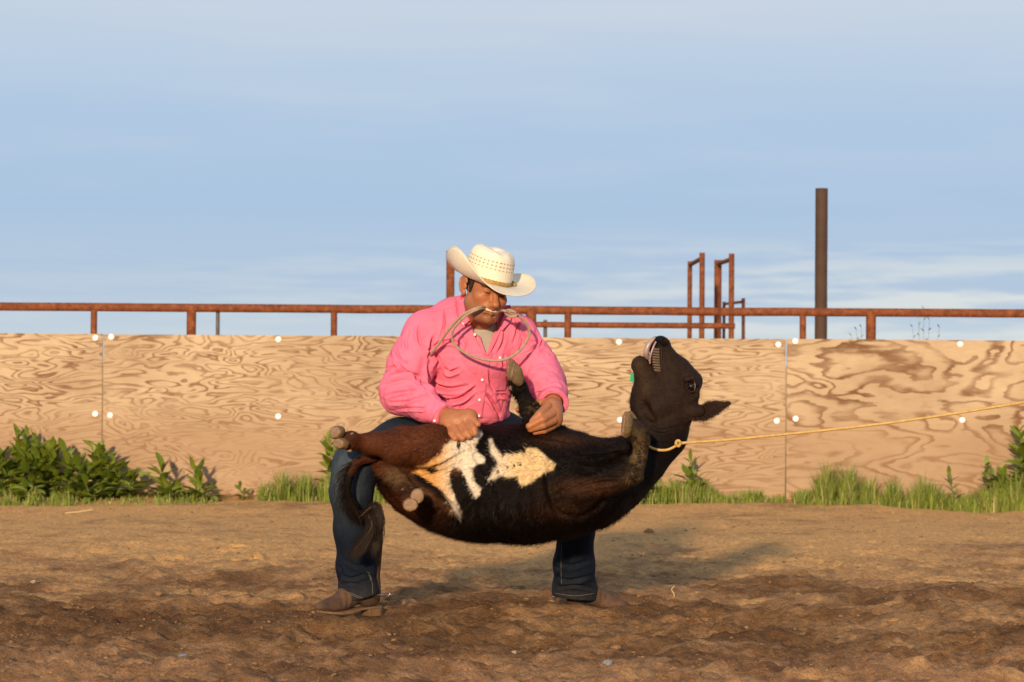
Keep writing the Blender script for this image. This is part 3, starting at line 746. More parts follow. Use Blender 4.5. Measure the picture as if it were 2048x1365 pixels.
# ---- shirt
S = Field(.0042)
S.ell(at(945, 700, -.14), (.190, .15, .165), None, .05); S.ell(at(943, 650, -.12), (.172, .145, .105), None, .06)
S.ell(at(938, 785, -.07), (.172, .15, .13), None, .06); S.ell(at(942, 830, -.02), (.160, .15, .06), None, .05)
S.cone(at(874, 666, -.17), at(1018, 664, -.17), .090, .076, .06)
S.cone(at(905, 640, -.13), at(994, 646, -.12), .078, .068, .05)
S.cone(at(930, 609, -.17), at(924, 634, -.18), .030, .054, .035)
S.chain([(852, 668, -.19, 47), (822, 730, -.23, 46), (803, 787, -.28, 42), (848, 812, -.41, 30), (888, 831, -.49, 22), (910, 842, -.52, 22)], .03)
S.cone(at(806, 785, -.27), at(842, 800, -.36), .075, .066, .03)
S.chain([(1036, 672, -.16, 40), (1069, 722, -.16, 37), (1095, 768, -.17, 36), (1104, 786, -.30, 30), (1107, 805, -.41, 27), (1106, 818, -.46, 27)], .03)
S.cone(at(1078, 738, -.2), at(1090, 780, -.27), .066, .060, .04)
wr = at(891, 832, -.495); n1 = at(914, 843, -.535)-at(848, 812, -.41); S.half(wr, n1, .075, .003)
S.cone(wr-n1*.1, wr+n1*.5, .030, .034, .003, 's')
wr2 = at(1107, 806, -.42); n2 = at(1104, 830, -.50)-at(1106, 784, -.30); n2 = n2+np.array([-.02, 0, -.03]); S.half(wr2, n2, .095, .003)
n2 /= np.linalg.norm(n2); S.cone(wr2-n2*.02, wr2+n2*.06, .037, .041, .003, 's')
S.chain([(868, 700, -.30, 5), (853, 728, -.33, 7), (845, 756, -.34, 8), (850, 780, -.33, 7), (872, 806, -.33, 6)], .03, 's')
S.chain([(1036, 700, -.30, 4), (1040, 730, -.32, 6), (1044, 765, -.30, 8)], .03, 's')
# neck opening, slanting forward
S.cone(at(969, 652, -.25), at(975, 600, -.37), .052, .074, .014, 's')
V, Q = S.mesh(); bv = BVHTree.FromPolygons([Vector(v) for v in V], [tuple(int(i) for i in q_) for q_ in Q])
for x_, y_, r_ in ((971, 706, 3), (970.5, 697, 7), (970, 687, 11), (969.5, 676, 15.5), (969, 664, 20.5)): S.cone(at(x_, y_, -.22), at(x_, y_, -.45), r_*mpp(-.3), r_*mpp(-.3), .003, 's')
V, Q = S.mesh(); N = vnormals(V, Q); px_, py_ = topx(V); front = np.clip(-N[:, 1]*1.6, 0, 1)
TS = Field(.005); TS.ell(at(955, 700, -.14), (.14, .136, .130), None, .05); TS.ell(at(958, 650, -.12), (.12, .136, .09), None, .06); TS.cone(at(970, 630, -.22), at(976, 590, -.40), .050, .074, .006, 's')
def polyd(px, py, poly):
    d = np.full(len(px), 1e9); sg = np.zeros(len(px)); tt = np.zeros(len(px)); n = len(poly)-1
    for i, (a, b) in enumerate(zip(poly, poly[1:])):
        a = np.array(a, float); b = np.array(b, float); ab = b-a; l = ab@ab
        t = np.clip(((px-a[0])*ab[0]+(py-a[1])*ab[1])/l, 0, 1); dx = px-a[0]-t*ab[0]; dy = py-a[1]-t*ab[1]; e = np.hypot(dx, dy)
        s = np.sign(ab[0]*dy-ab[1]*dx); m_ = e < d; d[m_] = e[m_]; sg[m_] = s[m_]; tt[m_] = (i+t[m_])/n
    return d, sg, tt
FK = 2.6
def fold(V, poly, wd, amp, ox=740, oy=700, sc=4.655):
    """a pressed-in crease with a raised roll beside it"""
    P = [(ox+x/sc, oy+y/sc) for x, y in poly]; d, sg, t = polyd(px_, py_, [p[:2] for p in spline([(a, b, 0) for a, b in P], 14)])
    en = np.sin(PI*np.clip(t, .02, .98))**.6
    s = d*sg
    prof = -1.1*np.exp(-(d/wd)**2)+.75*np.exp(-((s-1.7*wd)/(1.2*wd))**2)+.35*np.exp(-((s+1.6*wd)/(1.1*wd))**2)
    return prof*en*amp*FK*front*(d < 5*wd)
wx, wz = V[:, 0]+.03*vn(V[:, 0]*9, V[:, 1]*9, V[:, 2]*9), V[:, 2]+.03*vn(V[:, 0]*9+7, V[:, 1]*9, V[:, 2]*9)
dsp = .004*vn(V[:, 0]*13, V[:, 1]*13, V[:, 2]*13)-.0035*(1-np.abs(vn(wx*13, V[:, 1]*13, wz*7+3)))**9-.0035*(1-np.abs(vn(wx*8+5, V[:, 1]*11, wz*15)))**9+.0012*vn(wx*34, V[:, 1]*34, wz*34)
A_ = [([(110, 270), (200, 235), (300, 215), (400, 230), (480, 275)], 3.0, .0075), ([(115, 340), (250, 290), (370, 285), (470, 335)], 2.6, .007), ([(150, 430), (280, 395), (420, 375), (520, 400)], 2.6, .0065),
      ([(190, 490), (330, 485), (450, 440), (560, 440)], 2.6, .006), ([(265, 560), (400, 545), (500, 545), (550, 480)], 2.4, .006), ([(230, 60), (280, 150), (350, 210), (450, 250)], 3.2, .006), ([(150, 180), (230, 160), (330, 190)], 2.6, .0045),
      ([(560, 430), (600, 450), (640, 500), (620, 560)], 2.0, .004), ([(350, 320), (430, 340), (500, 380), (600, 420)], 2.5, .005),
      ([(480, 300), (560, 390), (660, 460), (760, 530)], 3.6, .010), ([(555, 120), (560, 250), (620, 340), (760, 370), (900, 340)], 4.2, .010), ([(580, 400), (720, 475), (850, 450), (940, 385), (990, 350)], 3.6, .009),
      ([(700, 180), (745, 210), (830, 175)], 3.2, .006), ([(1090, 420), (1130, 470), (1180, 560), (1220, 640)], 3.4, .009), ([(1110, 200), (1120, 300), (1160, 380)], 2.6, .005), ([(880, 560), (930, 590), (990, 640)], 3., .006),
      ([(1190, 430), (1260, 430), (1330, 470)], 3., .006), ([(600, 30), (640, 100), (600, 180)], 3., .006), ([(1250, 50), (1235, 120), (1260, 190)], 2.5, .006),
      ([(1480, 350), (1540, 300), (1620, 260), (1700, 300)], 3.2, .006), ([(1500, 220), (1600, 180), (1720, 190)], 3.2, .005), ([(1560, 400), (1640, 340), (1740, 330), (1800, 380)], 2.8, .006), ([(1700, 420), (1780, 470), (1770, 560)], 2.4, .006), ([(1560, 60), (1620, 0), (1690, 40)], 3., .004),
      ([(820, 600), (870, 520), (960, 470)], 3., .005)]
for p, wd, am in A_: dsp += fold(V, p, wd, am)
C1 = [([(600, 990), (565, 1080), (545, 1200)], 3.4, .008), ([(460, 880), (455, 980), (480, 1080), (560, 1130)], 3., .006), ([(690, 760), (692, 880), (660, 1000)], 2.2, .005), ([(360, 940), (330, 1040), (350, 1120)], 3., .004),
      ([(1350, 800), (1375, 900), (1340, 1060)], 2.8, .006), ([(1260, 900), (1240, 1040), (1190, 1150)], 2.8, .006), ([(1210, 870), (1180, 1000), (1130, 1120)], 2.4, .006), ([(1430, 960), (1500, 1040), (1580, 1050)], 3., .006), ([(820, 960), (900, 1060), (880, 1150)], 3., .004),
      ([(560, 1120), (640, 1060), (760, 1040), (850, 1080)], 3.4, .006), ([(230, 1080), (260, 1180), (330, 1260)], 3., .005), ([(1540, 940), (1600, 1030), (1580, 1100)], 2.6, .006), ([(1400, 1180), (1500, 1120), (1560, 1060)], 3., .005)]
for p, wd, am in [([(914, 592), (915, 615), (920, 640), (928, 654)], 2.4, .006), ([(1006, 612), (1003, 640), (999, 664)], 2.4, .006)]: dsp += fold(V, p, wd, am, 0, 0, 1)
for p, wd, am in C1: dsp += fold(V, p, wd, am, 740, 460)
fadew = np.clip(np.minimum(np.linalg.norm(V-wr, axis=1), np.linalg.norm(V-wr2, axis=1))/.07-.35, 0, 1)
V = V+N*(dsp*fadew)[:, None]; V = relax(V, Q, 1, .3)
pink = np.array([.82, .18, .29]); Cc = np.tile(pink, (len(V), 1))
for (X, Y, r_) in ((350, 550+0, 0),):
    pass
dirt = [(778, 700+0, 9, .25), (813, 725, 4, .5), (889, 598, 3, .4), (868, 640, 4, .3), (775, 742, 5, .3), (1078, 770, 7, .35), (1118, 790, 8, .3), (905, 720, 3, .3), (1028, 835, 8, .25), (800, 690, 6, .15)]
for x, y, r_, a_ in dirt: Cc = blend(Cc, a_*np.exp(-((px_-x)**2+(py_-y)**2)/r_**2)*(front > 0), (.38, .07, .07))
shirt = mesh_obj('shirt', V, Q, M_shirt, person, Cc)
TV, TQ = TS.mesh(); mesh_obj('t_shirt', TV, TQ, M_tee, person)
def drape(px, py, off=.003, bvh=None, fallback=-.3):
    d = at(px, py, 0)-CAM; d /= np.linalg.norm(d)
    hit = (bvh or bv).ray_cast(Vector(CAM), Vector(d))
    if hit[0] is None: return at(px, py, fallback)
    return np.array(hit[0])-d*off
def patch(name, Lp, Rp, nu, nv, off, th, mt_, parent, bvh=None, colors=None, smoothy=0, fallback=-.3):
    A = spline([(a, b, 0) for a, b in Lp], nv); Bp = spline([(a, b, 0) for a, b in Rp], nv)
    G = np.array([[drape(*(A[j]*(1-u)+Bp[j]*u)[:2], off, bvh, fallback) for u in np.linspace(0, 1, nu)] for j in range(nv)])
    for _ in range(smoothy):
        K = G.copy(); K[1:-1, :, 1] = (G[:-2, :, 1]+G[2:, :, 1]+G[1:-1, :, 1])/3; G = K
        K = G.copy(); K[:, 1:-1, 1] = (G[:, :-2, 1]+G[:, 2:, 1]+G[:, 1:-1, 1])/3; G = K
    back = G+np.array([0, th, 0]); V = np.concatenate([G.reshape(-1, 3), back.reshape(-1, 3)]); n = nu*nv; Fc = []
    ii = lambda j, i: j*nu+i
    for j in range(nv-1):
        for i in range(nu-1): Fc.append((ii(j, i), ii(j+1, i), ii(j+1, i+1), ii(j, i+1)))
    for j in range(nv-1): Fc += [(ii(j, 0), n+ii(j, 0), n+ii(j+1, 0), ii(j+1, 0)), (ii(j, nu-1), ii(j+1, nu-1), n+ii(j+1, nu-1), n+ii(j, nu-1))]
    for i in range(nu-1): Fc += [(ii(0, i), ii(0, i+1), n+ii(0, i+1), n+ii(0, i)), (ii(nv-1, i), n+ii(nv-1, i), n+ii(nv-1, i+1), ii(nv-1, i+1))]
    return mesh_obj(name, V, Fc, mt_, parent, colors=np.tile(pink, (len(V), 1)) if mt_ == M_shirt else colors)
patch('placket', [(966, 706), (956, 745), (951, 780), (944, 834)], [(985, 706), (976, 745), (972, 780), (964, 837)], 7, 44, .0022, .006, M_shirt, shirt)
patch('front_edge', [(937, 628), (949, 660), (957, 684), (967, 710)], [(944, 634), (957, 664), (965, 688), (973, 710)], 4, 30, .007, .012, M_shirt, shirt, smoothy=1)
patch('front_edge', [(1004, 638), (992, 664), (982, 688), (971, 710)], [(1014, 634), (1001, 662), (990, 688), (977, 712)], 4, 30, .008, .014, M_shirt, shirt, smoothy=1)
patch('collar', [(922, 588), (918, 612), (921, 634), (929, 651)], [(932, 586), (934, 610), (938, 626), (941, 640)], 7, 16, .020, .020, M_shirt, shirt, smoothy=3)
patch('collar', [(1012, 612), (1010, 626), (1002, 642), (998, 656)], [(1020, 610), (1024, 628), (1020, 644), (1004, 662)], 7, 16, .020, .020, M_shirt, shirt, smoothy=3)
patch('pocket', [(981, 735), (982, 752), (988, 772), (992, 782)], [(1012, 735), (1014, 752), (1013, 772), (1010, 782)], 12, 14, .0022, .005, M_shirt, shirt)
def disc(P, r, th, mt_, par, name='button'):
    n = 14; a = np.arange(n)*2*PI/n; V = []; 
    for rr, dd in ((1, 0), (1, -th), (.75, -th*1.2), (.6, -th*.8), (0, -th*.8)): V.append(np.stack([np.cos(a)*r*rr, np.full(n, dd), np.sin(a)*r*rr], 1)+P)
    return mesh_obj(name, np.concatenate(V), [(j*n+i, j*n+(i+1) % n, (j+1)*n+(i+1) % n, (j+1)*n+i) for j in range(4) for i in range(n)], mt_, par)
for x, y in ((964.5, 760), (959, 800), (949.5, 669.5), (927, 647), (958, 832), (869, 842), (1000, 716)): disc(drape(x, y, .004), .0055, .0025, M_button, shirt)
# seams of the shirt: armholes, yoke, cuffs
def seam(pts, par, r=.0011, mt_=M_shirt, off=.0004, bvh=None):
    P = np.array([drape(p[0], p[1], off, bvh) for p in spline([(a, b, 0) for a, b in pts], 30)]); v, f = tube(P, r, 5)
    return mesh_obj('seam', v, f, mt_, par, colors=np.tile(pink*.8, (len(v), 1)))
seam([(888, 622), (889, 650), (884, 690), (866, 705)], shirt, .0016); seam([(1035, 650), (1042, 680), (1036, 700)], shirt, .0016)
seam([(886, 811), (874, 822), (866, 836), (862, 845)], shirt); seam([(1058, 790), (1078, 783), (1105, 782)], shirt)

# ---- jeans
FK = 1.2
J = Field(.0048)
J.chain([(945, 868, .02, 70), (905, 880, .02, 62), (800, 892, -.20, 54), (712, 932, -.37, 46), (703, 985, -.36, 41), (706, 1060, -.30, 37), (712, 1130, -.25, 37), (717, 1185, -.23, 37), (719, 1215, -.23, 36)], .03)
J.chain([(960, 868, .02, 70), (1000, 880, .02, 56), (1090, 905, -.12, 46), (1150, 935, -.23, 42), (1151, 1000, -.1, 39), (1152, 1060, .02, 37), (1149, 1130, .12, 39), (1149, 1180, .20, 42), (1149, 1215, .20, 42)], .03)
J.half(at(717, 1195, -.23), at(725, 1226, -.23)-at(717, 1195, -.235), .12, .003); J.half(at(1149, 1196, .2), (-.1, 0, -1), .12, .003)
J.cone(at(717, 1185, -.23), at(719, 1215, -.23), .056, .058, .003, 's'); J.cone(at(1149, 1186, .2), at(1149, 1215, .2), .066, .068, .003, 's')
V, Q = J.mesh(); N = vnormals(V, Q); px_, py_ = topx(V); front = np.clip(-N[:, 1]*1.6, 0, 1)
dsp = .004*vn(V[:, 0]*12, V[:, 1]*12, V[:, 2]*16)
G_ = [([(690, 1120), (715, 1133), (745, 1128)], 3.5, .006), ([(678, 1146), (700, 1158), (730, 1150), (752, 1158)], 3, .008), ([(680, 1170), (705, 1166), (740, 1180)], 2.6, .006), ([(672, 1128), (684, 1145), (676, 1166)], 3, .006),
      ([(700, 940), (712, 990), (708, 1050)], 4, .005), ([(1114, 1120), (1140, 1132), (1186, 1120)], 4, .005), ([(1108, 1150), (1135, 1162), (1190, 1150)], 3.4, .008), ([(1112, 1176), (1150, 1170), (1190, 1180)], 3, .007), ([(1130, 1090), (1135, 1120), (1128, 1160)], 3.4, .005),
      ([(820, 845), (790, 862), (740, 878)], 3, .006), ([(812, 850), (850, 852), (880, 862)], 3, .006), ([(1110, 1130), (1122, 1142), (1112, 1160)], 3, .007)]
for p, wd, am in G_: dsp += fold(V, p, wd, am, 0, 0, 1)
V = V+N*dsp[:, None]; V = relax(V, Q, 1, .3)
Cc = np.tile([.0058, .0100, .021], (len(V), 1))
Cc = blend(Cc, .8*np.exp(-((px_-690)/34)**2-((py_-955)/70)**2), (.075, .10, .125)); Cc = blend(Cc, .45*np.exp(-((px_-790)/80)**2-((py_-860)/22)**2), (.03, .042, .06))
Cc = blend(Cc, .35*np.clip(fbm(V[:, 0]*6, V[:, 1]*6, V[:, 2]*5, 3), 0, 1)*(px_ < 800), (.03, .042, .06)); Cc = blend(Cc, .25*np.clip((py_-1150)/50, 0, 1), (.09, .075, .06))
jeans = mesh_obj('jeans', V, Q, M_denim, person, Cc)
bj = BVHTree.FromPolygons([Vector(v) for v in V], [tuple(int(i) for i in q_) for q_ in Q])
for pts in ([(680, 1182), (700, 1186), (725, 1196), (753, 1201)], [(681, 1185), (700, 1189), (725, 1199), (753, 1204)], [(738, 1145), (744, 1165), (746, 1200)], [(1110, 1187), (1150, 1192), (1190, 1187)], [(1124, 1080), (1122, 1130), (1124, 1190)], [(735, 1144), (741, 1158), (740, 1162)]):
    P = np.array([drape(p[0], p[1], .0006, bj, -.2) for p in spline([(a, b, 0) for a, b in pts], 36)]); P = P[np.abs(P[:, 1]-np.median(P[:, 1])) < .06]
    if len(P) > 4: v, f = tube(P, .0008, 5); mesh_obj('stitching', v, f, M_stitch, jeans)

# ---- boots: built in a local frame, toe along +X, sole at z=0
def boot(loc, yaw, label, buried=0., s=1.):
    ca, sa = math.cos(yaw), math.sin(yaw); R = np.array([[ca, -sa, 0], [sa, ca, 0], [0, 0, 1]])
    T = lambda p: np.array(loc)+R@(np.array(p)*s)
    f = Field(.0032); E = lambda c, r, k=.02, op='u': f.ell(T(c), np.array(r)*s, R, k, op)
    C = lambda a, b, ra, rb, k=.02: f.cone(T(a), T(b), ra*s, rb*s, k)
    C((.0, 0, .10), (-.01, 0, .30), .048, .055, .02); E((-.005, 0, .060), (.052, .036, .045)); C((.0, 0, .10), (.10, 0, .070), .046, .040, .03)
    C((.10, 0, .062), (.175, .0, .038), .041, .032, .03); E((.205, 0, .030), (.050, .033, .022), .02); E((.175, 0, .030), (.07, .043, .024), .02)
    f.half(T((0.08, 0, .012)), (0, 0, -1), .25*s, .002)
    V, Q = f.mesh(); N = vnormals(V, Q); l = (V-np.array(loc))@R/s
    cr = .002*np.sin(l[:, 0]*240)*np.exp(-((l[:, 0]-.125)/.03)**2)*(l[:, 2] > .03); V = V+N*cr[:, None]; V = relax(V, Q, 1, .4)
    b = mesh_obj('boot', V, Q, M_bootl, person); b['label'] = label
    # sole and heel
    pts = [(-.055, .030), (-.058, 0), (-.055, -.030), (-.01, -.036), (.05, -.032), (.10, -.040), (.15, -.047), (.20, -.040), (.240, -.020), (.252, 0), (.240, .020), (.20, .040), (.15, .047), (.10, .040), (.05, .032), (-.01, .036)]
    def slab(pts, z0, z1, name, mt_):
        n = len(pts); V = [T((x, y, z0(x))) for x, y in pts]+[T((x, y, z1(x))) for x, y in pts]
        o = mesh_obj(name, V, [tuple(range(n))[::-1], tuple(range(n, 2*n))]+[(i, (i+1) % n, n+(i+1) % n, n+i) for i in range(n)], mt_, b, smooth=False); bevel(o, .0015, 1); return o
    lift = lambda x: .012*max(0, (x-.16)/.09)**1.5+.018*max(0, min(1, (.09-x)/.06))
    slab(pts, lambda x: lift(x)-.004, lambda x: lift(x)+.006, 'sole', M_sole)
    slab([(-.056, .028), (-.056, -.028), (-.045, -.033), (.012, -.033), (.012, .033), (-.045, .033)], lambda x: -.018, lambda x: .0135, 'heel', M_sole)
    # spur strap and spur
    ring = np.array([T((.078*math.cos(a)+.026, .053*math.sin(a), .084+.030*math.cos(a))) for a in np.linspace(0, 2*PI, 40)])
    n = len(ring); V = np.concatenate([ring+R@np.array([0, 0, z]) for z in (-.012, .012)]); V2 = V+(V-np.mean(ring, 0))*.0
    ctr = ring.mean(0); nn = (ring-ctr); nn[:, 2] = 0; nn /= np.linalg.norm(nn, axis=1)[:, None]
    V = np.concatenate([ring-[0, 0, .011], ring+[0, 0, .011], ring+[0, 0, .011]+nn*.003, ring-[0, 0, .011]+nn*.003])
    Fc = [(a*n+i, a*n+(i+1) % n, b_*n+(i+1) % n, b_*n+i) for a, b_ in ((1, 0), (2, 1), (3, 2), (0, 3)) for i in range(n-1)]
    mesh_obj('spur_strap', V, Fc, M_bootd, b)
    for y_ in (-.052, .052): disc(T((.03, y_, .088)), .011, .004, M_metal, b, 'concho')
    v, f_ = join(tube([T(p) for p in ((.0, -.045, .075), (-.05, -.04, .068), (-.072, 0, .066), (-.05, .04, .068), (.0, .045, .075))], .004, 6), tube([T((-.070, 0, .066)), T((-.100, 0, .064))], .0035, 6), tube([T((-.112, 0, .066+.014)), T((-.112, 0, .066-.014))], .003, 5), tube([T((-.126, 0, .064)), T((-.098, 0, .064))], .003, 5))
    mesh_obj('spur', v, f_, M_metal, b)
    return b
heelL = at(735, 1222, -.21)
boot((heelL[0], heelL[1], .018), PI+.62, 'scuffed brown western boot, whole above the dirt', s=.93)
Pb = at(1150, 1200, .22); boot((Pb[0]+.01, Pb[1], -.008), -.12, 'scuffed brown western boot sunk in the loose dirt', s=.82)

# ---- hair, eyes, teeth
hm = Field(.004)
hm.ell(H(0, .022, .038), np.array([.0795, .094, .088])*HS, HR, .01)
hm.half(H(0, -.045, .0), HR@np.array([0, -1, -.15]), .2, .004); hm.half(H(0, 0, -.028), HR@np.array([0, -.25, -1]), .2, .004)
for s_ in (-1, 1): hm.cone(H(s_*.072, -.020, .02), H(s_*.0735, -.022, -.018), .010, .006, .006)
V, Q = hm.mesh(); V = V+vnormals(V, Q)*(.0015*vn(V[:, 0]*160, V[:, 1]*160, V[:, 2]*60))[:, None]; mesh_obj('hair', V, Q, M_hair, person)
def ball(P, r, mt_, par, name, n=12, R=None, sc=(1, 1, 1)):
    bm = bmesh.new(); bmesh.ops.create_uvsphere(bm, u_segments=n*2, v_segments=n, radius=r); V = np.array([v.co[:] for v in bm.verts])*np.array(sc)
    if R is not None: V = V@np.array(R).T
    Fc = [tuple(v.index for v in f.verts) for f in bm.faces]; bm.free(); return mesh_obj(name, V+P, Fc, mt_, par)
for s_ in (-1, 1):
    e = ball(H(s_*.033, -.0765, -.0015), .0118, M_eye, person, 'eye'); ball(H(s_*.033, -.0845, -.0025), .0048, M_pupil, e, 'iris')
ball(H(0, -.079, -.0625), .022, M_mouth, person, 'mouth', R=HR, sc=(1, .8, .22))
tv = [box(H(x, -.1010+abs(x)*.38, -.0605), (.0062, .004, .0110), HR) for x in (-.0205, -.014, -.0075, -.0015, .0045, .0105, .0165)]
for v, f in tv: mesh_obj('tooth', v, f, M_teeth, person, smooth=False)

# ---- hat
def straw_fn(t, b, oc):
    uv = t.N('ShaderNodeVertexColor', layer_name='tint').outputs[0]; s = t.N('ShaderNodeSeparateColor', i_0=uv)
    u, v, kind = s.outputs[0], s.outputs[1], s.outputs[2]
    c = t.mix(t.noise(oc, 35, 4, .6), (.88, .81, .67), (.76, .66, .49))
    rows = t.math('SINE', t.math('MULTIPLY', v, 260.)); c = t.mix(t.mrange(rows, -1, .2, .35, 0), c, (.50, .39, .24))
    a = t.math('SINE', t.math('ADD', t.math('MULTIPLY', u, 2*PI*17), t.math('MULTIPLY', v, 30.))); b2 = t.math('SINE', t.math('SUBTRACT', t.math('MULTIPLY', u, 2*PI*17), t.math('MULTIPLY', v, 30.)))
    hole = t.math('MULTIPLY', t.mrange(t.math('MULTIPLY', a, b2), .45, .8, 0, 1), t.math('MULTIPLY', t.mrange(v, .40, .42), t.mrange(v, .66, .64)))
    line = t.math('MULTIPLY', t.mrange(t.math('ABSOLUTE', t.math('MULTIPLY', a, b2)), .10, .02, 0, .5), t.math('MULTIPLY', t.mrange(v, .40, .42), t.mrange(v, .66, .64)))
    isc = t.math('LESS_THAN', kind, .5)
    c = t.mix(t.math('MULTIPLY', hole, isc), c, (.30, .20, .10)); c = t.mix(t.math('MULTIPLY', line, isc), c, (.62, .44, .2))
    t.put(b.inputs['Base Color'], c)
    hgt = t.math('ADD', t.math('MULTIPLY', rows, .4), t.math('MULTIPLY', hole, -1.5))
    t.put(b.inputs['Normal'], t.N('ShaderNodeBump', i_Strength=.5, i_Distance=.0012, i_Height=hgt))
M_straw_hat = mat('pale woven straw', rough=.55, spec=.35, attr=True, fn=straw_fn)
M_band = mat('gold hat band', (.50, .30, .08), .5, .4, noise=.5, nscale=90, bump=.002, bscale=300)
TC = at(973, 561, -.335); TR = rotm(math.radians(27), math.radians(9), math.radians(11)); 
def TH(P): return TC+np.asarray(P)@TR.T
ca_, cb_ = .092, .105     # crown half width / half length
n = 96; V = []; Cc = []; Fc = []
prof = [(1.0, 0), (1.0, .012), (.995, .03), (.985, .05), (.965, .07), (.94, .088), (.90, .103), (.83, .116), (.70, .125), (.52, .129), (.30, .130), (.1, .130)]
for j, (s_, z_) in enumerate(prof):
    for i in range(n):
        a = 2*PI*i/n; x = math.sin(a)*ca_*s_; y = -math.cos(a)*cb_*s_; z = z_
        zt = z/.13
        dent = -.014*math.exp(-(x/.020)**2)*min(1, max(0, (zt-.86)/.14))*(1-.35*abs(y)/.1)
        pin = sum(-.007*math.exp(-((x-sx*.052)**2/.022**2+(y+.055)**2/.032**2)) for sx in (-1, 1))*min(1, max(0, (zt-.5)/.4))
        fr = -.06*max(0, -y)*max(0, zt-.4)
        x *= 1-.06*max(0, zt-.5)*(y < 0)*min(1, -y/.08 if y < 0 else 0)
        V.append((x, y+(.010 if y < 0 else 0)*zt*0, z+dent+pin+fr*.5+ .06*max(0, y)*max(0, zt-.5))); Cc.append((i/n, z/.13*.92, 0))
for j in range(len(prof)-1):
    for i in range(n): Fc.append((j*n+i, j*n+(i+1) % n, (j+1)*n+(i+1) % n, (j+1)*n+i))
V.append((0, 0, .100)); Cc.append((0, 1, 0)); k = len(V)-1; j = len(prof)-1
for i in range(n): Fc.append((j*n+i, j*n+(i+1) % n, k))
o0 = len(V)-0; m_ = 16; bi = len(V)
for j in range(m_+1):
    t = j/m_
    for i in range(n):
        a = 2*PI*i/n; sx, cy = math.sin(a), -math.cos(a)
        ox = .190 if sx < 0 else .212; oy = .196
        x = sx*(ca_+(ox-ca_)*t); y = cy*(cb_+(oy-cb_)*t)
        sd = abs(sx)**2.0
        side_curl = .100 if sx < 0 else .052
        z = sd*side_curl*t**1.9-(.013*t*(max(0, -cy)**1.5)+.018*t*max(0, cy)**2)
        x = x*(1-.16*sd*t**2.6); V.append((x, y, z)); Cc.append((i/n, t, 1))
for j in range(m_):
    for i in range(n): Fc.append((bi+j*n+i, bi+(j+1)*n+i, bi+(j+1)*n+(i+1) % n, bi+j*n+(i+1) % n))
hat = mesh_obj('hat', TH(np.array(V)), Fc, M_straw_hat, person, np.array(Cc)); so = hat.modifiers.new('th', 'SOLIDIFY'); so.thickness = .003; so.offset = 0
edge = np.array([V[bi+m_*n+i] for i in list(range(n))+[0, 1]]); v, f = tube(TH(edge), .0026, 6); mesh_obj('brim_binding', v, f, M_straw_hat, hat, np.tile([0, .5, 1], (len(v), 1)))
bz = []
for z_, s_ in ((.002, 1.015), (.004, 1.03), (.011, 1.035), (.018, 1.028), (.019, 1.0)): bz.append([(math.sin(2*PI*i/n)*ca_*s_, -math.cos(2*PI*i/n)*cb_*s_, z_+.002*math.sin(2*PI*i/n*40)*(s_ > 1.02)) for i in range(n)])
bz = np.array(bz).reshape(-1, 3); mesh_obj('hat_band', TH(bz), [(j*n+i, j*n+(i+1) % n, (j+1)*n+(i+1) % n, (j+1)*n+i) for j in range(4) for i in range(n)], M_band, hat)
v, f = join(tube(TH(spline([(.087, -.02, .008), (.098, -.028, .010), (.112, -.03, .010), (.118, -.026, .012)], 10)), [.005, .006, .007, .007, .007, .0065, .006, .004, .003, .002], 8), tube(TH(spline([(.090, -.01, .012), (.105, -.012, .018), (.112, -.02, .014)], 8)), .003, 6))
mesh_obj('band_tassel', v, f, M_band, hat)

# ---- pigging string in his teeth
M_rope = mat('grey tan cord', (.43, .30, .215), .8, .2, noise=.3, nscale=60)
M_ropey = mat('yellow rope', (.64, .40, .13), .6, .3, noise=.35, nscale=50)
def c1(x, y, d): return at(740+x/4.655, 460+y/4.655, d)
mouth = H(0, -.100, -.0625)
loopP = [H(.0, -.082, -.0625), H(-.022, -.086, -.063), H(-.032, -.093, -.0625), c1(1000, 742, -.475), c1(900, 795, -.46), c1(810, 880, -.44), c1(765, 960, -.42), c1(775, 1045, -.405), c1(850, 1125, -.40), c1(1000, 1193, -.40), c1(1150, 1218, -.40), c1(1280, 1198, -.395), c1(1400, 1118, -.39), c1(1475, 1000, -.39), c1(1478, 920, -.40), c1(1430, 845, -.42), c1(1360, 790, -.44), c1(1300, 775, -.455), c1(1240, 752, -.47), H(.040, -.086, -.063), H(.027, -.088, -.0625), H(.010, -.080, -.062)]
seg2 = [H(-.004, -.082, -.0585), H(-.024, -.088, -.057), H(-.035, -.095, -.054), c1(1000, 728, -.465), c1(890, 775, -.45), c1(800, 850, -.42), c1(720, 950, -.385), c1(650, 1045, -.35), c1(598, 1115, -.325), c1(572, 1155, -.30), c1(560, 1200, -.25)]
pst = tag(empty('pigging_string', mouth), 'grey tan cord held in the cowboy teeth, hanging in a round loop over his shirt', 'rope')
def rope(name, pts, r, n, mt_, par, tw=230, seg=14):
    P = spline(pts, n); v, f = tube(P, r, seg, tw, 3, .13); o = mesh_obj(name, v, f, mt_, par)
    if par: o.location = -np.array(par.location)
    return o
rope('cord_loop', loopP, .0054, 420, M_rope, pst); rope('cord_end', seg2, .0054, 220, M_rope, pst)
kn = c1(1310, 778, -.455)
kp = [kn+np.array([math.cos(t)*.016+(t-6)*.0012, math.sin(t*1.5)*.007, math.sin(t)*.010-(t-6)*.0007]) for t in np.linspace(0, 12.5, 14)]
rope('knot', kp, .0052, 150, M_rope, pst)

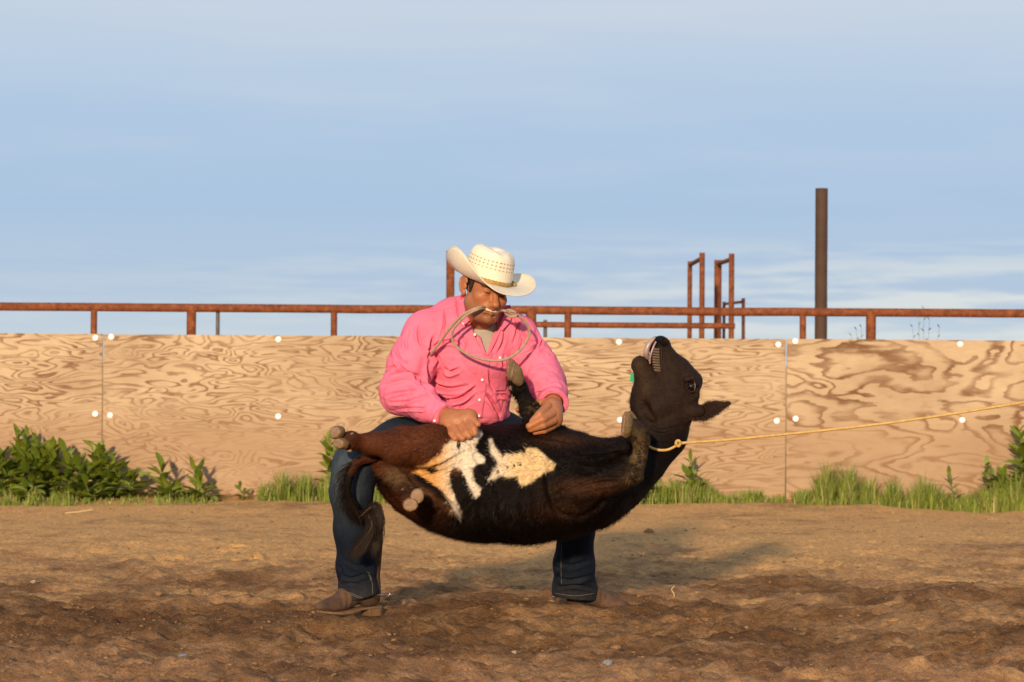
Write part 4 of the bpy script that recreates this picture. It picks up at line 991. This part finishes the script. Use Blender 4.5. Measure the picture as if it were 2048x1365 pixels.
# ------------------------------------------------------------------ the calf
def coat_fn(t, b, oc):
    c = t.N('ShaderNodeVertexColor', layer_name='tint').outputs[0]
    c = t.mix(1., c, t.ramp(t.noise(oc, 45, 5, .7), [(.3, .7), (.7, 1.1)]), 'MULTIPLY')
    t.put(b.inputs['Base Color'], c)
    t.put(b.inputs['Normal'], t.N('ShaderNodeBump', i_Strength=.7, i_Distance=.006, i_Height=t.noise(t.mapping(oc, (.6, 1, 1.3)), 90, 5, .7)))
M_coat = mat('calf coat', rough=.6, spec=.12, attr=True, sheen=.0, fn=coat_fn)
M_fur = mat('calf hairs', rough=.55, spec=.13, attr=True)
M_hoof = mat('hoof horn', (.17, .105, .045), .6, .3, noise=.5, nscale=30, bump=.002, bscale=60)
M_sole_h = mat('hoof sole', (.30, .185, .11), .7, .25, noise=.3, nscale=40, bump=.002, bscale=80)
K = Field(.0042)
K.chain([(775, 920, -.34, 40), (830, 950, -.36, 74), (890, 962, -.38, 98), (960, 968, -.40, 112), (1050, 967, -.40, 115), (1125, 967, -.39, 104), (1185, 965, -.37, 84), (1235, 950, -.35, 64), (1285, 915, -.33, 46), (1322, 875, -.32, 41), (1336, 848, -.31, 42)], .05)
K.ell(at(1172, 992, -.50), (.125, .085, .088), None, .03)
# brisket folds
K.chain([(1060, 880, -.42, 34), (1110, 884, -.42, 34), (1170, 900, -.42, 26), (1240, 892, -.44, 16), (1270, 880, -.42, 12)], .02)
K.chain([(1150, 915, -.50, 16), (1200, 912, -.50, 12), (1250, 895, -.47, 9)], .012)
# upper hind leg
K.chain([(930, 905, -.50, 54), (860, 896, -.55, 44), (800, 894, -.57, 37), (755, 888, -.575, 22), (735, 888, -.58, 18), (706, 884, -.62, 15), (697, 882, -.64, 17), (686, 878, -.66, 14)], .02)
# lower hind leg
K.chain([(905, 1012, -.46, 46), (850, 990, -.48, 46), (805, 965, -.52, 34), (778, 950, -.56, 20)], .025)
K.chain([(772, 941, -.60, 16), (788, 950, -.66, 17), (803, 963, -.71, 15), (815, 980, -.75, 13), (822, 996, -.78, 17)], .01)
K.chain([(725, 905, -.42, 14), (780, 925, -.40, 40)], .04)
K.chain([(785, 945, -.62, 10), (822, 962, -.64, 13), (866, 988, -.635, 14), (903, 1020, -.60, 11), (922, 1038, -.575, 6)], .016)
# fore leg held by the hand
K.chain([(1105, 893, -.44, 38), (1084, 868, -.48, 24), (1068, 834, -.51, 18), (1060, 820, -.515, 18.5), (1048, 797, -.52, 13.5), (1038, 777, -.525, 16.5), (1032, 764, -.53, 16)], .012)
# other fore leg
K.chain([(1110, 1005, -.50, 38), (1165, 985, -.57, 30), (1215, 967, -.615, 24), (1258, 950, -.645, 22)], .02)
K.chain([(1264, 946, -.645, 24), (1281, 914, -.64, 14), (1284, 884, -.635, 18), (1280, 866, -.635, 18), (1266, 854, -.64, 14)], .008)
# head
ke = lambda c, y, r, ang, k=.02, op='u', mesh=K: mesh.ell(at(c[0], c[1], y), (r[0]*mpp(y), r[2], r[1]*mpp(y)), np.array([[math.cos(ang), 0, -math.sin(ang)], [0, 1, 0], [math.sin(ang), 0, math.cos(ang)]]), k, op)
ke((1332, 806), -.32, (60, 64, .080), .1); ke((1300, 806), -.32, (38, 50, .060), 0, .03); ke((1364, 793), -.32, (29, 42, .078), .35, .03); ke((1340, 752), -.32, (44, 40, .062), .3, .03)
K.chain([(1342, 760, -.32, 36), (1330, 722, -.32, 25), (1322, 696, -.32, 21)], .02); ke((1318, 689), -.32, (23, 16, .040), .1, .012)
K.chain([(1378, 745+8, -.35, 12), (1388, 791, -.36, 12)], .02); K.chain([(1350, 735, -.32, 20), (1385, 765, -.32, 20)], .03)
K.chain([(1298, 785, -.32, 26), (1288, 752, -.32, 18), (1280, 733, -.32, 17)], .018); ke((1281, 730), -.32, (19, 18, .032), -.2, .012)
# mouth gap between the lower jaw (left) and the upper jaw
K.chain([(1283, 700, -.40, 10), (1300, 722, -.40, 8), (1306, 745, -.39, 4)], .006, 's'); K.chain([(1287, 704, -.32, 9), (1302, 726, -.32, 7), (1308, 742, -.32, 4)], .006, 's'); K.chain([(1290, 706, -.25, 10), (1303, 726, -.25, 7)], .006, 's')
ke((1328, 683), -.365, (8.5, 8.5, .02), .3, .01); ke((1308, 684), -.36, (7, 8, .015), -.3, .01); ke((1328, 681), -.388, (4.5, 6, .02), .5, .003, 's'); ke((1307, 681), -.378, (3, 5, .016), -.3, .003, 's')
K.chain([(1331, 700, -.37, 3), (1334, 735, -.385, 3)], .01, 's')
ke((1381, 772), -.412, (9, 13, .014), .35, .012, 's'); K.chain([(1371, 760, -.392, 5), (1386, 757, -.388, 6), (1394, 770, -.383, 5)], .01)
K.chain([(1345, 795, -.385, 12), (1315, 812, -.38, 12), (1300, 845, -.365, 12)], .04)
K.chain([(1274, 798, -.385, 7), (1290, 820, -.385, 9), (1306, 838, -.385, 6)], .025, 's'); K.chain([(1380, 826, -.36, 16), (1398, 822, -.37, 13)], .015)
V, Q = K.mesh(); N = vnormals(V, Q); px_, py_ = topx(V)
# body folds and muscle
front = np.clip(-N[:, 1]*1.6, 0, 1)
dsp = .006*vn(V[:, 0]*9, V[:, 1]*9, V[:, 2]*9)+.003*vn(V[:, 0]*22, V[:, 1]*22, V[:, 2]*22)+.0012*vn(V[:, 0]*60, V[:, 1]*60, V[:, 2]*60)
for p, wd, am in [([(930, 905), (880, 930), (820, 946)], 4, .010), ([(1105, 915), (1096, 965), (1112, 1020), (1135, 1062)], 8, .010), ([(1000, 1000), (1010, 1030), (1030, 1070)], 7, .004), ([(1040, 990), (1052, 1030), (1075, 1065)], 7, .004), ([(960, 1010), (968, 1040), (985, 1068)], 7, .004), ([(1210, 990), (1190, 1015), (1150, 1040)], 5, .008), ([(1140, 985), (1190, 968), (1240, 962)], 4, .008), ([(1110, 990), (1150, 970), (1200, 952), (1240, 950)], 4.5, .010), ([(1150, 905), (1190, 912), (1245, 905)], 3.5, .009), ([(1160, 925), (1200, 930), (1250, 918)], 3.5, .008), ([(940, 880), (960, 930), (1000, 980)], 6, .004),
                  ([(1060, 870), (1110, 880), (1160, 890)], 4, .005), ([(925, 1030), (935, 1000), (960, 985)], 5, .006), ([(1275, 870), (1300, 885), (1340, 890)], 4, .005), ([(1100, 1010), (1130, 1030), (1180, 1030)], 5, .006), ([(860, 985), (890, 1010), (910, 1040)], 4, .006), ([(1295, 850), (1320, 862), (1360, 855)], 4, .006)]:
    dsp += fold(V, p, wd, am, 0, 0, 1)
V = V+N*dsp[:, None]; V = relax(V, Q, 1, .35); N = vnormals(V, Q); px_, py_ = topx(V)
PA = [(922, 874), (942, 863), (955, 857), (963, 868), (957, 882), (949, 893), (955, 906), (968, 915), (968, 926), (955, 928), (943, 937), (944, 951), (950, 966), (960, 976), (960, 990), (951, 993), (940, 975), (931, 953), (923, 938), (912, 934), (903, 938), (897, 946), (897, 957), (901, 975), (910, 1000), (921, 1020), (920, 1033), (912, 1025), (900, 1005), (886, 985), (865, 965), (845, 952), (823, 945), (840, 936), (862, 925), (880, 908), (890, 895), (900, 885)]
PB = [(978, 880), (983, 878), (989, 893), (998, 904), (1006, 919), (1011, 906), (1026, 910), (1049, 906), (1054, 898), (1073, 898), (1084, 906), (1094, 917), (1110, 928), (1105, 938), (1084, 947), (1071, 958), (1049, 971), (1041, 968), (1036, 951), (1019, 956), (1002, 951), (987, 958), (978, 964), (981, 951), (994, 936), (996, 923), (989, 915), (983, 906)]
def sdpoly(px, py, poly):
    d, _, _ = polyd(px, py, list(poly)+[poly[0]]); ins = np.zeros(len(px), bool); n = len(poly)
    for i in range(n):
        (x1, y1), (x2, y2) = poly[i], poly[(i+1) % n]
        c = ((y1 > py) != (y2 > py)) & (px < (x2-x1)*(py-y1)/(y2-y1+1e-9)+x1); ins ^= c
    return np.where(ins, -d, d)
def coat(P, N):
    px, py = topx(P); n = len(px)
    j = 2.6*vn(P[:, 0]*38, P[:, 1]*30, P[:, 2]*38)+1.4*vn(P[:, 0]*120, P[:, 1]*60, P[:, 2]*120)
    C = np.tile([.0042, .0018, .0010], (n, 1))*(1+.5*vn(P[:, 0]*9, P[:, 1]*9, P[:, 2]*9))[:, None]
    hind = np.clip((955-px)/60, 0, 1)*np.clip((955-py)/12, 0, 1); C = blend(C, hind*(.75+.35*vn(P[:, 0]*20, P[:, 1]*20, P[:, 2]*30)), (.105, .030, .010))
    C = blend(C, .55*np.exp(-((px-800)/40)**2-((py-1005)/30)**2)+.4*np.exp(-((px-850)/40)**2-((py-1020)/30)**2), (.085, .022, .008))  # reddish sheen painted into the colour of the lower thigh
    C = blend(C, .9*np.exp(-((px-790)/26)**2-((py-955)/20)**2)*(P[:, 1] < -.58), (.17, .09, .035)); C = blend(C, .8*np.exp(-((py-(965+(px-822)*.72))/9)**2)*(px > 800)*(px < 930)*(P[:, 1] < -.6), (.11, .045, .018))  # brown hair and dirt on the shank; highlight sheen painted along the thigh ridge
    C = blend(C, .55*np.exp(-((px-1180)/70)**2-((py-975)/16)**2)+.4*np.exp(-((px-1130)/60)**2-((py-880)/14)**2)+.3*np.exp(-((px-1120)/50)**2-((py-1020)/20)**2), (.09, .035, .014))  # brown highlights painted into the coat on fore leg and shoulder ridges
    head = np.clip((px-1250)/14, 0, 1)*np.clip((885-py)/50, 0, 1); C = blend(C, head*.85, (.024, .0125, .0075)); C = blend(C, np.exp(-((px-1318)/22)**2-((py-682)/12)**2), (.006, .005, .005)); C = blend(C, head*.6*np.exp(-((px-1275)/16)**2-((py-732)/18)**2), (.06, .036, .016))
    C = blend(C, .5*np.exp(-((px-1290)/12)**2-((py-775)/20)**2), (.06, .035, .015))
    dirt = 1.3*np.exp(-((px-1275)/24)**2-((py-915)/55)**2)*(P[:, 1] < -.55)*np.clip(vn(P[:, 0]*380, P[:, 1]*380, P[:, 2]*380)*.7+.5+.6*vn(P[:, 0]*60, P[:, 1]*60, P[:, 2]*60), 0, 1)+.8*np.exp(-((px-1068)/12)**2-((py-818)/14)**2)*(vn(P[:, 0]*200, P[:, 1]*200, P[:, 2]*200) > .1)
    C = blend(C, dirt*.55, (.20, .125, .05))
    ff = (N[:, 1] < .2) & (P[:, 1] < -.42)
    a = (3.2-sdpoly(px+j, py+j*.7, PA))/4.5; a2 = (3-sdpoly(px+j, py+j*.7, PB))/4.5
    creamA = np.clip((px-870)/45, 0, 1)[:, None]*np.array([.74, .64, .50])+(1-np.clip((px-870)/45, 0, 1))[:, None]*np.array([.70, .37, .12])
    creamB = np.clip((1035-px)/50, 0, 1)[:, None]*np.array([.70, .59, .45])+(1-np.clip((1035-px)/50, 0, 1))[:, None]*np.array([.70, .50, .26])
    w_ = np.clip(a, 0, 1)*ff; C = C*(1-w_[:, None])+creamA*w_[:, None]
    w_ = np.clip(a2, 0, 1)*ff; C = C*(1-w_[:, None])+creamB*w_[:, None]
    for x, y, rx, ry in ((865, 940, 10, 7), (918, 889, 4, 11), (972, 905, 3, 3), (1015, 934, 2, 3), (1028, 932, 2, 3), (1040, 928, 2, 4), (996, 944, 3, 4)):
        C = blend(C, (1.35-((px+j*.5-x)/rx)**2-((py+j*.5-y)/ry)**2)*2*ff, (.018, .009, .005))
    return np.clip(C, 0, 1)
calf = mesh_obj('calf', V, Q, M_coat, None, coat(V, N))
tag(calf, 'dark brown calf with cream belly patches held on its back, head thrown up', 'calf')
bk = BVHTree.FromPolygons([Vector(v) for v in V], [tuple(int(i) for i in q_) for q_ in Q])
# coat hairs
fc = V[Q].mean(1); fn_ = np.cross(V[Q[:, 2]]-V[Q[:, 0]], V[Q[:, 3]]-V[Q[:, 1]]); ar = np.linalg.norm(fn_, axis=1); fn_ /= ar[:, None]+1e-12
NH = 90000; ii = rng.choice(len(fc), NH, p=ar/ar.sum()); wq = rng.dirichlet([1]*4, NH); R_ = (V[Q[ii]]*wq[:, :, None]).sum(1); n_ = fn_[ii]
qx, qy = topx(R_)
flow = np.stack([-1+.6*vn(R_[:, 0]*5, R_[:, 1]*5, R_[:, 2]*5), .5*vn(R_[:, 0]*7+9, R_[:, 1]*7, R_[:, 2]*7), -.35+.9*vn(R_[:, 0]*6, R_[:, 1]*6+5, R_[:, 2]*6)], 1)
hd = (qx > 1250)[:, None]; flow = np.where(hd, np.array([-.2, 0, -1.]), flow)+rng.normal(size=(NH, 3))*.35
flow -= n_*(flow*n_).sum(1)[:, None]; flow /= np.linalg.norm(flow, axis=1)[:, None]+1e-9
ln = np.where(qx > 1262, .007, .016)*(.5+rng.random(NH)); ln *= np.where((qy > 1000) & (qx > 850), 1.55, 1)*np.where((qx < 830) & (qy > 925) & (qy < 985), 1.5, 1); ln *= np.where((qx < 770) & (qy < 920), .5, 1)
pt = coat(R_+rng.normal(size=R_.shape)*.0045, n_); w2 = (.0007+.0005*rng.random(NH))
sd = np.cross(flow, n_); tip = R_+(flow*.80+n_*(.34+.25*rng.random(NH))[:, None])*ln[:, None]
R0 = R_-n_*.001; HV = np.stack([R0-sd*w2[:, None], R0+sd*w2[:, None], tip], 1).reshape(-1, 3)
brt = np.where(rng.random(NH) < .10, 3.2*(pt.sum(1) < .1)+.9*(pt.sum(1) >= .1), .6+.7*rng.random(NH)); HCc = np.repeat(np.clip(pt*brt[:, None], 0, 1), 3, 0)
fur = mesh_obj('fur', HV, np.arange(NH*3).reshape(-1, 3), M_fur, calf, HCc, smooth=False); fur['kind'] = 'stuff'
# hooves
def claw(c, y, wpx, lpx, ang, dep, nrm, lab=None, mt_=M_hoof, name='hoof', cut=.45):
    """one horny claw; ang turns its long axis in the picture plane, nrm is where its flat sole looks"""
    f = Field(.0024); P = at(c[0], c[1], y); R = np.array([[math.cos(ang), 0, -math.sin(ang)], [0, 1, 0], [math.sin(ang), 0, math.cos(ang)]])
    f.ell(P, (wpx*mpp(y), dep, lpx*mpp(y)), R, .004)
    nrm = np.array(nrm, float); nrm /= np.linalg.norm(nrm); f.half(P+nrm*dep*cut, nrm, .08, .010)
    V, Q = f.mesh(); N = vnormals(V, Q); fl = (N@nrm) > .75
    V = V+N*(.0016*vn(V[:, 0]*110+c[0], V[:, 1]*110, V[:, 2]*110)+.0006*vn(V[:, 0]*300, V[:, 1]*300, V[:, 2]*300))[:, None]
    o = mesh_obj(name, V, Q, mt_, calf); o.data.materials.append(M_sole_h); mi = fl[Q].all(1).astype(np.int32); o.data.polygons.foreach_set('material_index', mi)
    return o
claw((674, 865), -.69, 17, 13, .3, .034, (-.75, -.75, .15)); claw((681, 887), -.69, 18, 12, -.2, .034, (-.75, -.75, -.05))
claw((834, 993), -.815, 14, 17, -.35, .028, (.05, -1, -.05)); claw((821, 1010), -.82, 16, 14, .2, .028, (.0, -1, -.1))
claw((820, 979), -.78, 6, 5, 0, .016, (0, -1, 0), name='dewclaw'); claw((807, 981), -.77, 6, 5, 0, .016, (0, -1, 0), name='dewclaw'); claw((807, 994), -.78, 5, 5, 0, .016, (0, -1, 0), name='dewclaw')
claw((1023, 741), -.545, 13, 23, .08, .022, (-1, -.2, .1), cut=.8); claw((1032, 748), -.575, 14, 26, .36, .024, (-1, -.2, .3), cut=.85); 
claw((1021, 776), -.55, 4.5, 7, .3, .012, (-1, -.3, 0), name='dewclaw'); claw((699, 902), -.66, 6, 3.5, 0, .01, (0, -1, -.4), name='dewclaw'); claw((704, 868), -.66, 5, 3.5, .5, .01, (0, -.4, 1), name='dewclaw')
claw((1253, 850), -.665, 13, 27, -.05, .024, (-1, -.3, .1), cut=.75); claw((1264, 843), -.61, 11, 22, .3, .024, (-1, -.3, .1), cut=.8)
# ear
def leafsolid(name, pts, wds, ydep, th, mt_, cup=.5, nrm=(0, -1, 0), parent=calf, cols=None):
    P = spline([at(x, y, d) for (x, y), d in zip(pts, ydep)], 16); w_ = np.interp(np.linspace(0, 1, 16), np.linspace(0, 1, len(wds)), wds)
    V = []; nrm = np.array(nrm, float)
    for i in range(16):
        t_ = P[min(15, i+1)]-P[max(0, i-1)]; t_ /= np.linalg.norm(t_); s = np.cross(t_, nrm); s /= np.linalg.norm(s); nn = np.cross(s, t_)
        for u in np.linspace(-1, 1, 9): V.append(P[i]+s*u*w_[i]*mpp(ydep[0])+nn*(-cup*w_[i]*mpp(ydep[0])*(1-u*u)))
    Fc = [(i*9+j, i*9+j+1, (i+1)*9+j+1, (i+1)*9+j) for i in range(15) for j in range(8)]
    V = np.array(V); o = mesh_obj(name, V, Fc, mt_, parent, coat(V, np.tile([0, -1., 0], (len(V), 1))) if cols is None else np.tile(cols, (len(V), 1)))
    so = o.modifiers.new('t', 'SOLIDIFY'); so.thickness = th; so.offset = 0; su = o.modifiers.new('s', 'SUBSURF'); su.levels = 1; su.render_levels = 1; return o, V
ear, EV = leafsolid('ear', [(1386, 828), (1408, 824), (1432, 814), (1457, 807)], [15, 21, 15, 2], [-.37, -.40, -.42, -.42], .006, M_coat, .65, (0.1, -.8, .6))
leafsolid('ear', [(1360, 845), (1350, 870), (1335, 885)], [8, 16, 3], [-.27, -.20, -.17], .006, M_coat, .5, (1, -.3, 0))
NE = 2600; b = EV[rng.integers(0, len(EV), NE)]+rng.normal(size=(NE, 3))*.003; d = np.stack([rng.normal(size=NE)*.4+.5, rng.normal(size=NE)*.5-.3, rng.normal(size=NE)*.8-.2], 1); d /= np.linalg.norm(d, axis=1)[:, None]
s = np.cross(d, [0, 1, 0]); s /= np.linalg.norm(s, axis=1)[:, None]
HV = np.stack([b-s*.0007, b+s*.0007, b+d*(.006+.008*rng.random(NE))[:, None]], 1).reshape(-1, 3); o = mesh_obj('ear_hair', HV, np.arange(NE*3).reshape(-1, 3), M_fur, ear, np.tile([.03, .014, .008], (NE*3, 1)), smooth=False); o['kind'] = 'stuff'
e = ball(at(1382, 773, -.395), .0135, M_pupil, calf, 'eye', 14); 
v, f = tube(spline([at(1388, 764, -.405), at(1390.5, 772, -.407), at(1388.5, 781, -.404)], 10), [.0003, .0005, .0007, .0009, .0010, .0010, .0009, .0007, .0005, .0003], 6); mesh_obj('eye_white', v, f, M_eye, e)
for pts in ([(1374, 763), (1381, 758), (1389, 762), (1392, 772)], [(1374, 765), (1374, 776), (1381, 785), (1389, 783)]):
    v, f = tube(spline([at(x, y, -.4065) for x, y in pts], 14), .0028, 7); mesh_obj('eyelid', v, f, M_coat, e, np.tile([.022, .012, .008], (len(v), 1)))
M_lip = mat('pinkish grey gum', (.36, .235, .23), .3, .5, noise=.3, nscale=80); M_tongue = mat('pale tongue', (.36, .27, .245), .3, .5, noise=.2, nscale=60)
v, f = tube(spline([at(1296, 716, -.345), at(1292, 706, -.365), at(1297, 690, -.37), at(1307, 678, -.365), at(1311, 673, -.36)], 20), np.interp(np.linspace(0, 1, 20), [0, .3, .8, 1], [.011, .012, .007, .002]), 10); mesh_obj('tongue', v, f, M_tongue, calf)
v, f = tube(spline([at(1300, 728, -.372), at(1301, 712, -.385), at(1307, 694, -.385), at(1312, 684, -.38)], 20), [.004]*20, 8); mesh_obj('lip', v, f, M_lip, calf)
M_cteeth = mat('calf teeth', (.15, .10, .062), .5, .3, noise=.4, nscale=90)
for k in range(9):
    t_ = k/8; P = at(1313-1.5*math.sin(t_*3)+2.5*t_-1, 699+t_*42, -.374-.013*math.sin(t_*3.1)); wpx = 7.5+1.5*math.sin(t_*2.6)
    v, f = box(P, (wpx*2*mpp(-.37)*.8, .016, .0082), rotm(.3, 0, .12)); o = mesh_obj('tooth', v, f, M_cteeth, calf, smooth=False); bevel(o, .002, 2)
for pts in ([(1307, 700), (1306, 720), (1309, 742)], [(1322, 698), (1323, 720), (1320, 744), (1309, 744)]):
    v, f = tube(spline([at(x, y, -.375) for x, y in pts], 16), .0045, 8); mesh_obj('gum', v, f, M_coat, calf, np.tile([.03, .02, .015], (len(v), 1)))
v, f = box((0, 0, 0), (.022, .003, .034)); o = mesh_obj('ear_tag', v, f, mat('green plastic tag', (.05, .42, .20), .4, .4), calf, smooth=False); o.location = at(1265.5, 755, -.25); o.rotation_euler = (0, .15, .3); bevel(o, .004, 3)
# tail: dock, hair along it and switch
td = spline([at(752, 914, -.46), at(716, 924, -.50), at(698, 955, -.52), at(695, 988, -.52), at(710, 1018, -.51), at(732, 1030, -.50)], 40)
v, f = tube(td, np.linspace(.022, .012, 40), 10); tail = mesh_obj('tail', v, f, M_coat, calf, coat(v, np.tile([0, -1., 0], (len(v), 1)))*.7)
strands = []; cc = []
def strand(pts, r, n=14):
    P = spline(pts, n); v, f = tube(P, np.linspace(r, r*.25, n), 3, cap=False); strands.append((v, f)); c = np.array([.009, .004, .002])*(.4+1.4*rng.random());
    if rng.random() < .025: c = np.array([.13, .075, .035])
    cc.append(np.tile(c, (len(v), 1)))
for k in range(420):
    i = int(rng.integers(2, 38)); p = td[i]; s = rng.normal(); L_ = 25+25*rng.random(); tx, ty = topx(p)
    dn = td[min(39, i+2)]-td[i-2]; dn /= np.linalg.norm(dn); q = p+dn*L_*.0019+np.array([-.010-.008*rng.random()+s*.010, -.008*rng.random(), -.012]); mid = (p+q)/2+np.array([s*.012-.006, -.014, 0]); strand([p, mid, q], .0011, 7)
for k in range(520):
    j = rng.normal(size=6); b = td[-1]+rng.normal(size=3)*.008
    if rng.random() < .62: pts = [b, at(750+j[0]*5, 1013+j[1]*4, -.51), at(763+j[2]*3-(k % 5)*3, 1038+j[3]*6, -.515), at(757+j[4]*5, 1072+j[5]*8, -.51), at(748+j[0]*5, 1100+j[1]*9, -.51)]
    else: pts = [b, at(741+j[0]*5, 1035+j[1]*5, -.515), at(738+j[2]*6, 1066+j[3]*6, -.52), at(722+j[4]*7, 1096+j[5]*8, -.52), at(706+j[2]*7, 1112+j[1]*6, -.52)]
    strand(pts, .0017)
v, f = join(*strands); o = mesh_obj('tail_hair', v, f, M_fur, tail, np.concatenate(cc)); o['kind'] = 'stuff'

# ---- the taut rope
rp = tag(empty('catch_rope', at(1357, 888, -.38)), 'taut yellow rope knotted round the calf neck and running off to the right', 'rope')
K1 = at(1358, 887, -.40)
rope('rope_line', [K1, at(1500, 876, -.40), at(1780, 846, -.40), at(2048, 805, -.40), at(2300, 762, -.40), (3.9, -.40, 1.15)], .0054, 900, M_ropey, rp, 260, 12)
nk = []
for (x, y) in ((1288, 886), (1297, 893), (1307, 898), (1322, 901), (1335, 900), (1347, 895), (1356, 889)): nk.append(drape(x, y, .007, bk, -.40))
nk = np.array(nk); nk[:, 1] = np.clip(nk[:, 1], -.47, -.30)
rope('neck_loop', list(nk)+[K1+np.array([.004, .03, .004]), at(1366, 880, -.30), at(1352, 862, -.22), at(1310, 866, -.20), at(1284, 880, -.26), at(1280, 886, -.34), nk[0]], .0052, 300, M_ropey, rp, 260, 12)
kp = [K1+np.array([math.cos(t)*.008-.004, -.006+math.sin(t*1.5)*.008, math.sin(t)*.010]) for t in np.linspace(0, 14, 18)]
rope('knot', kp, .0056, 170, M_ropey, rp)
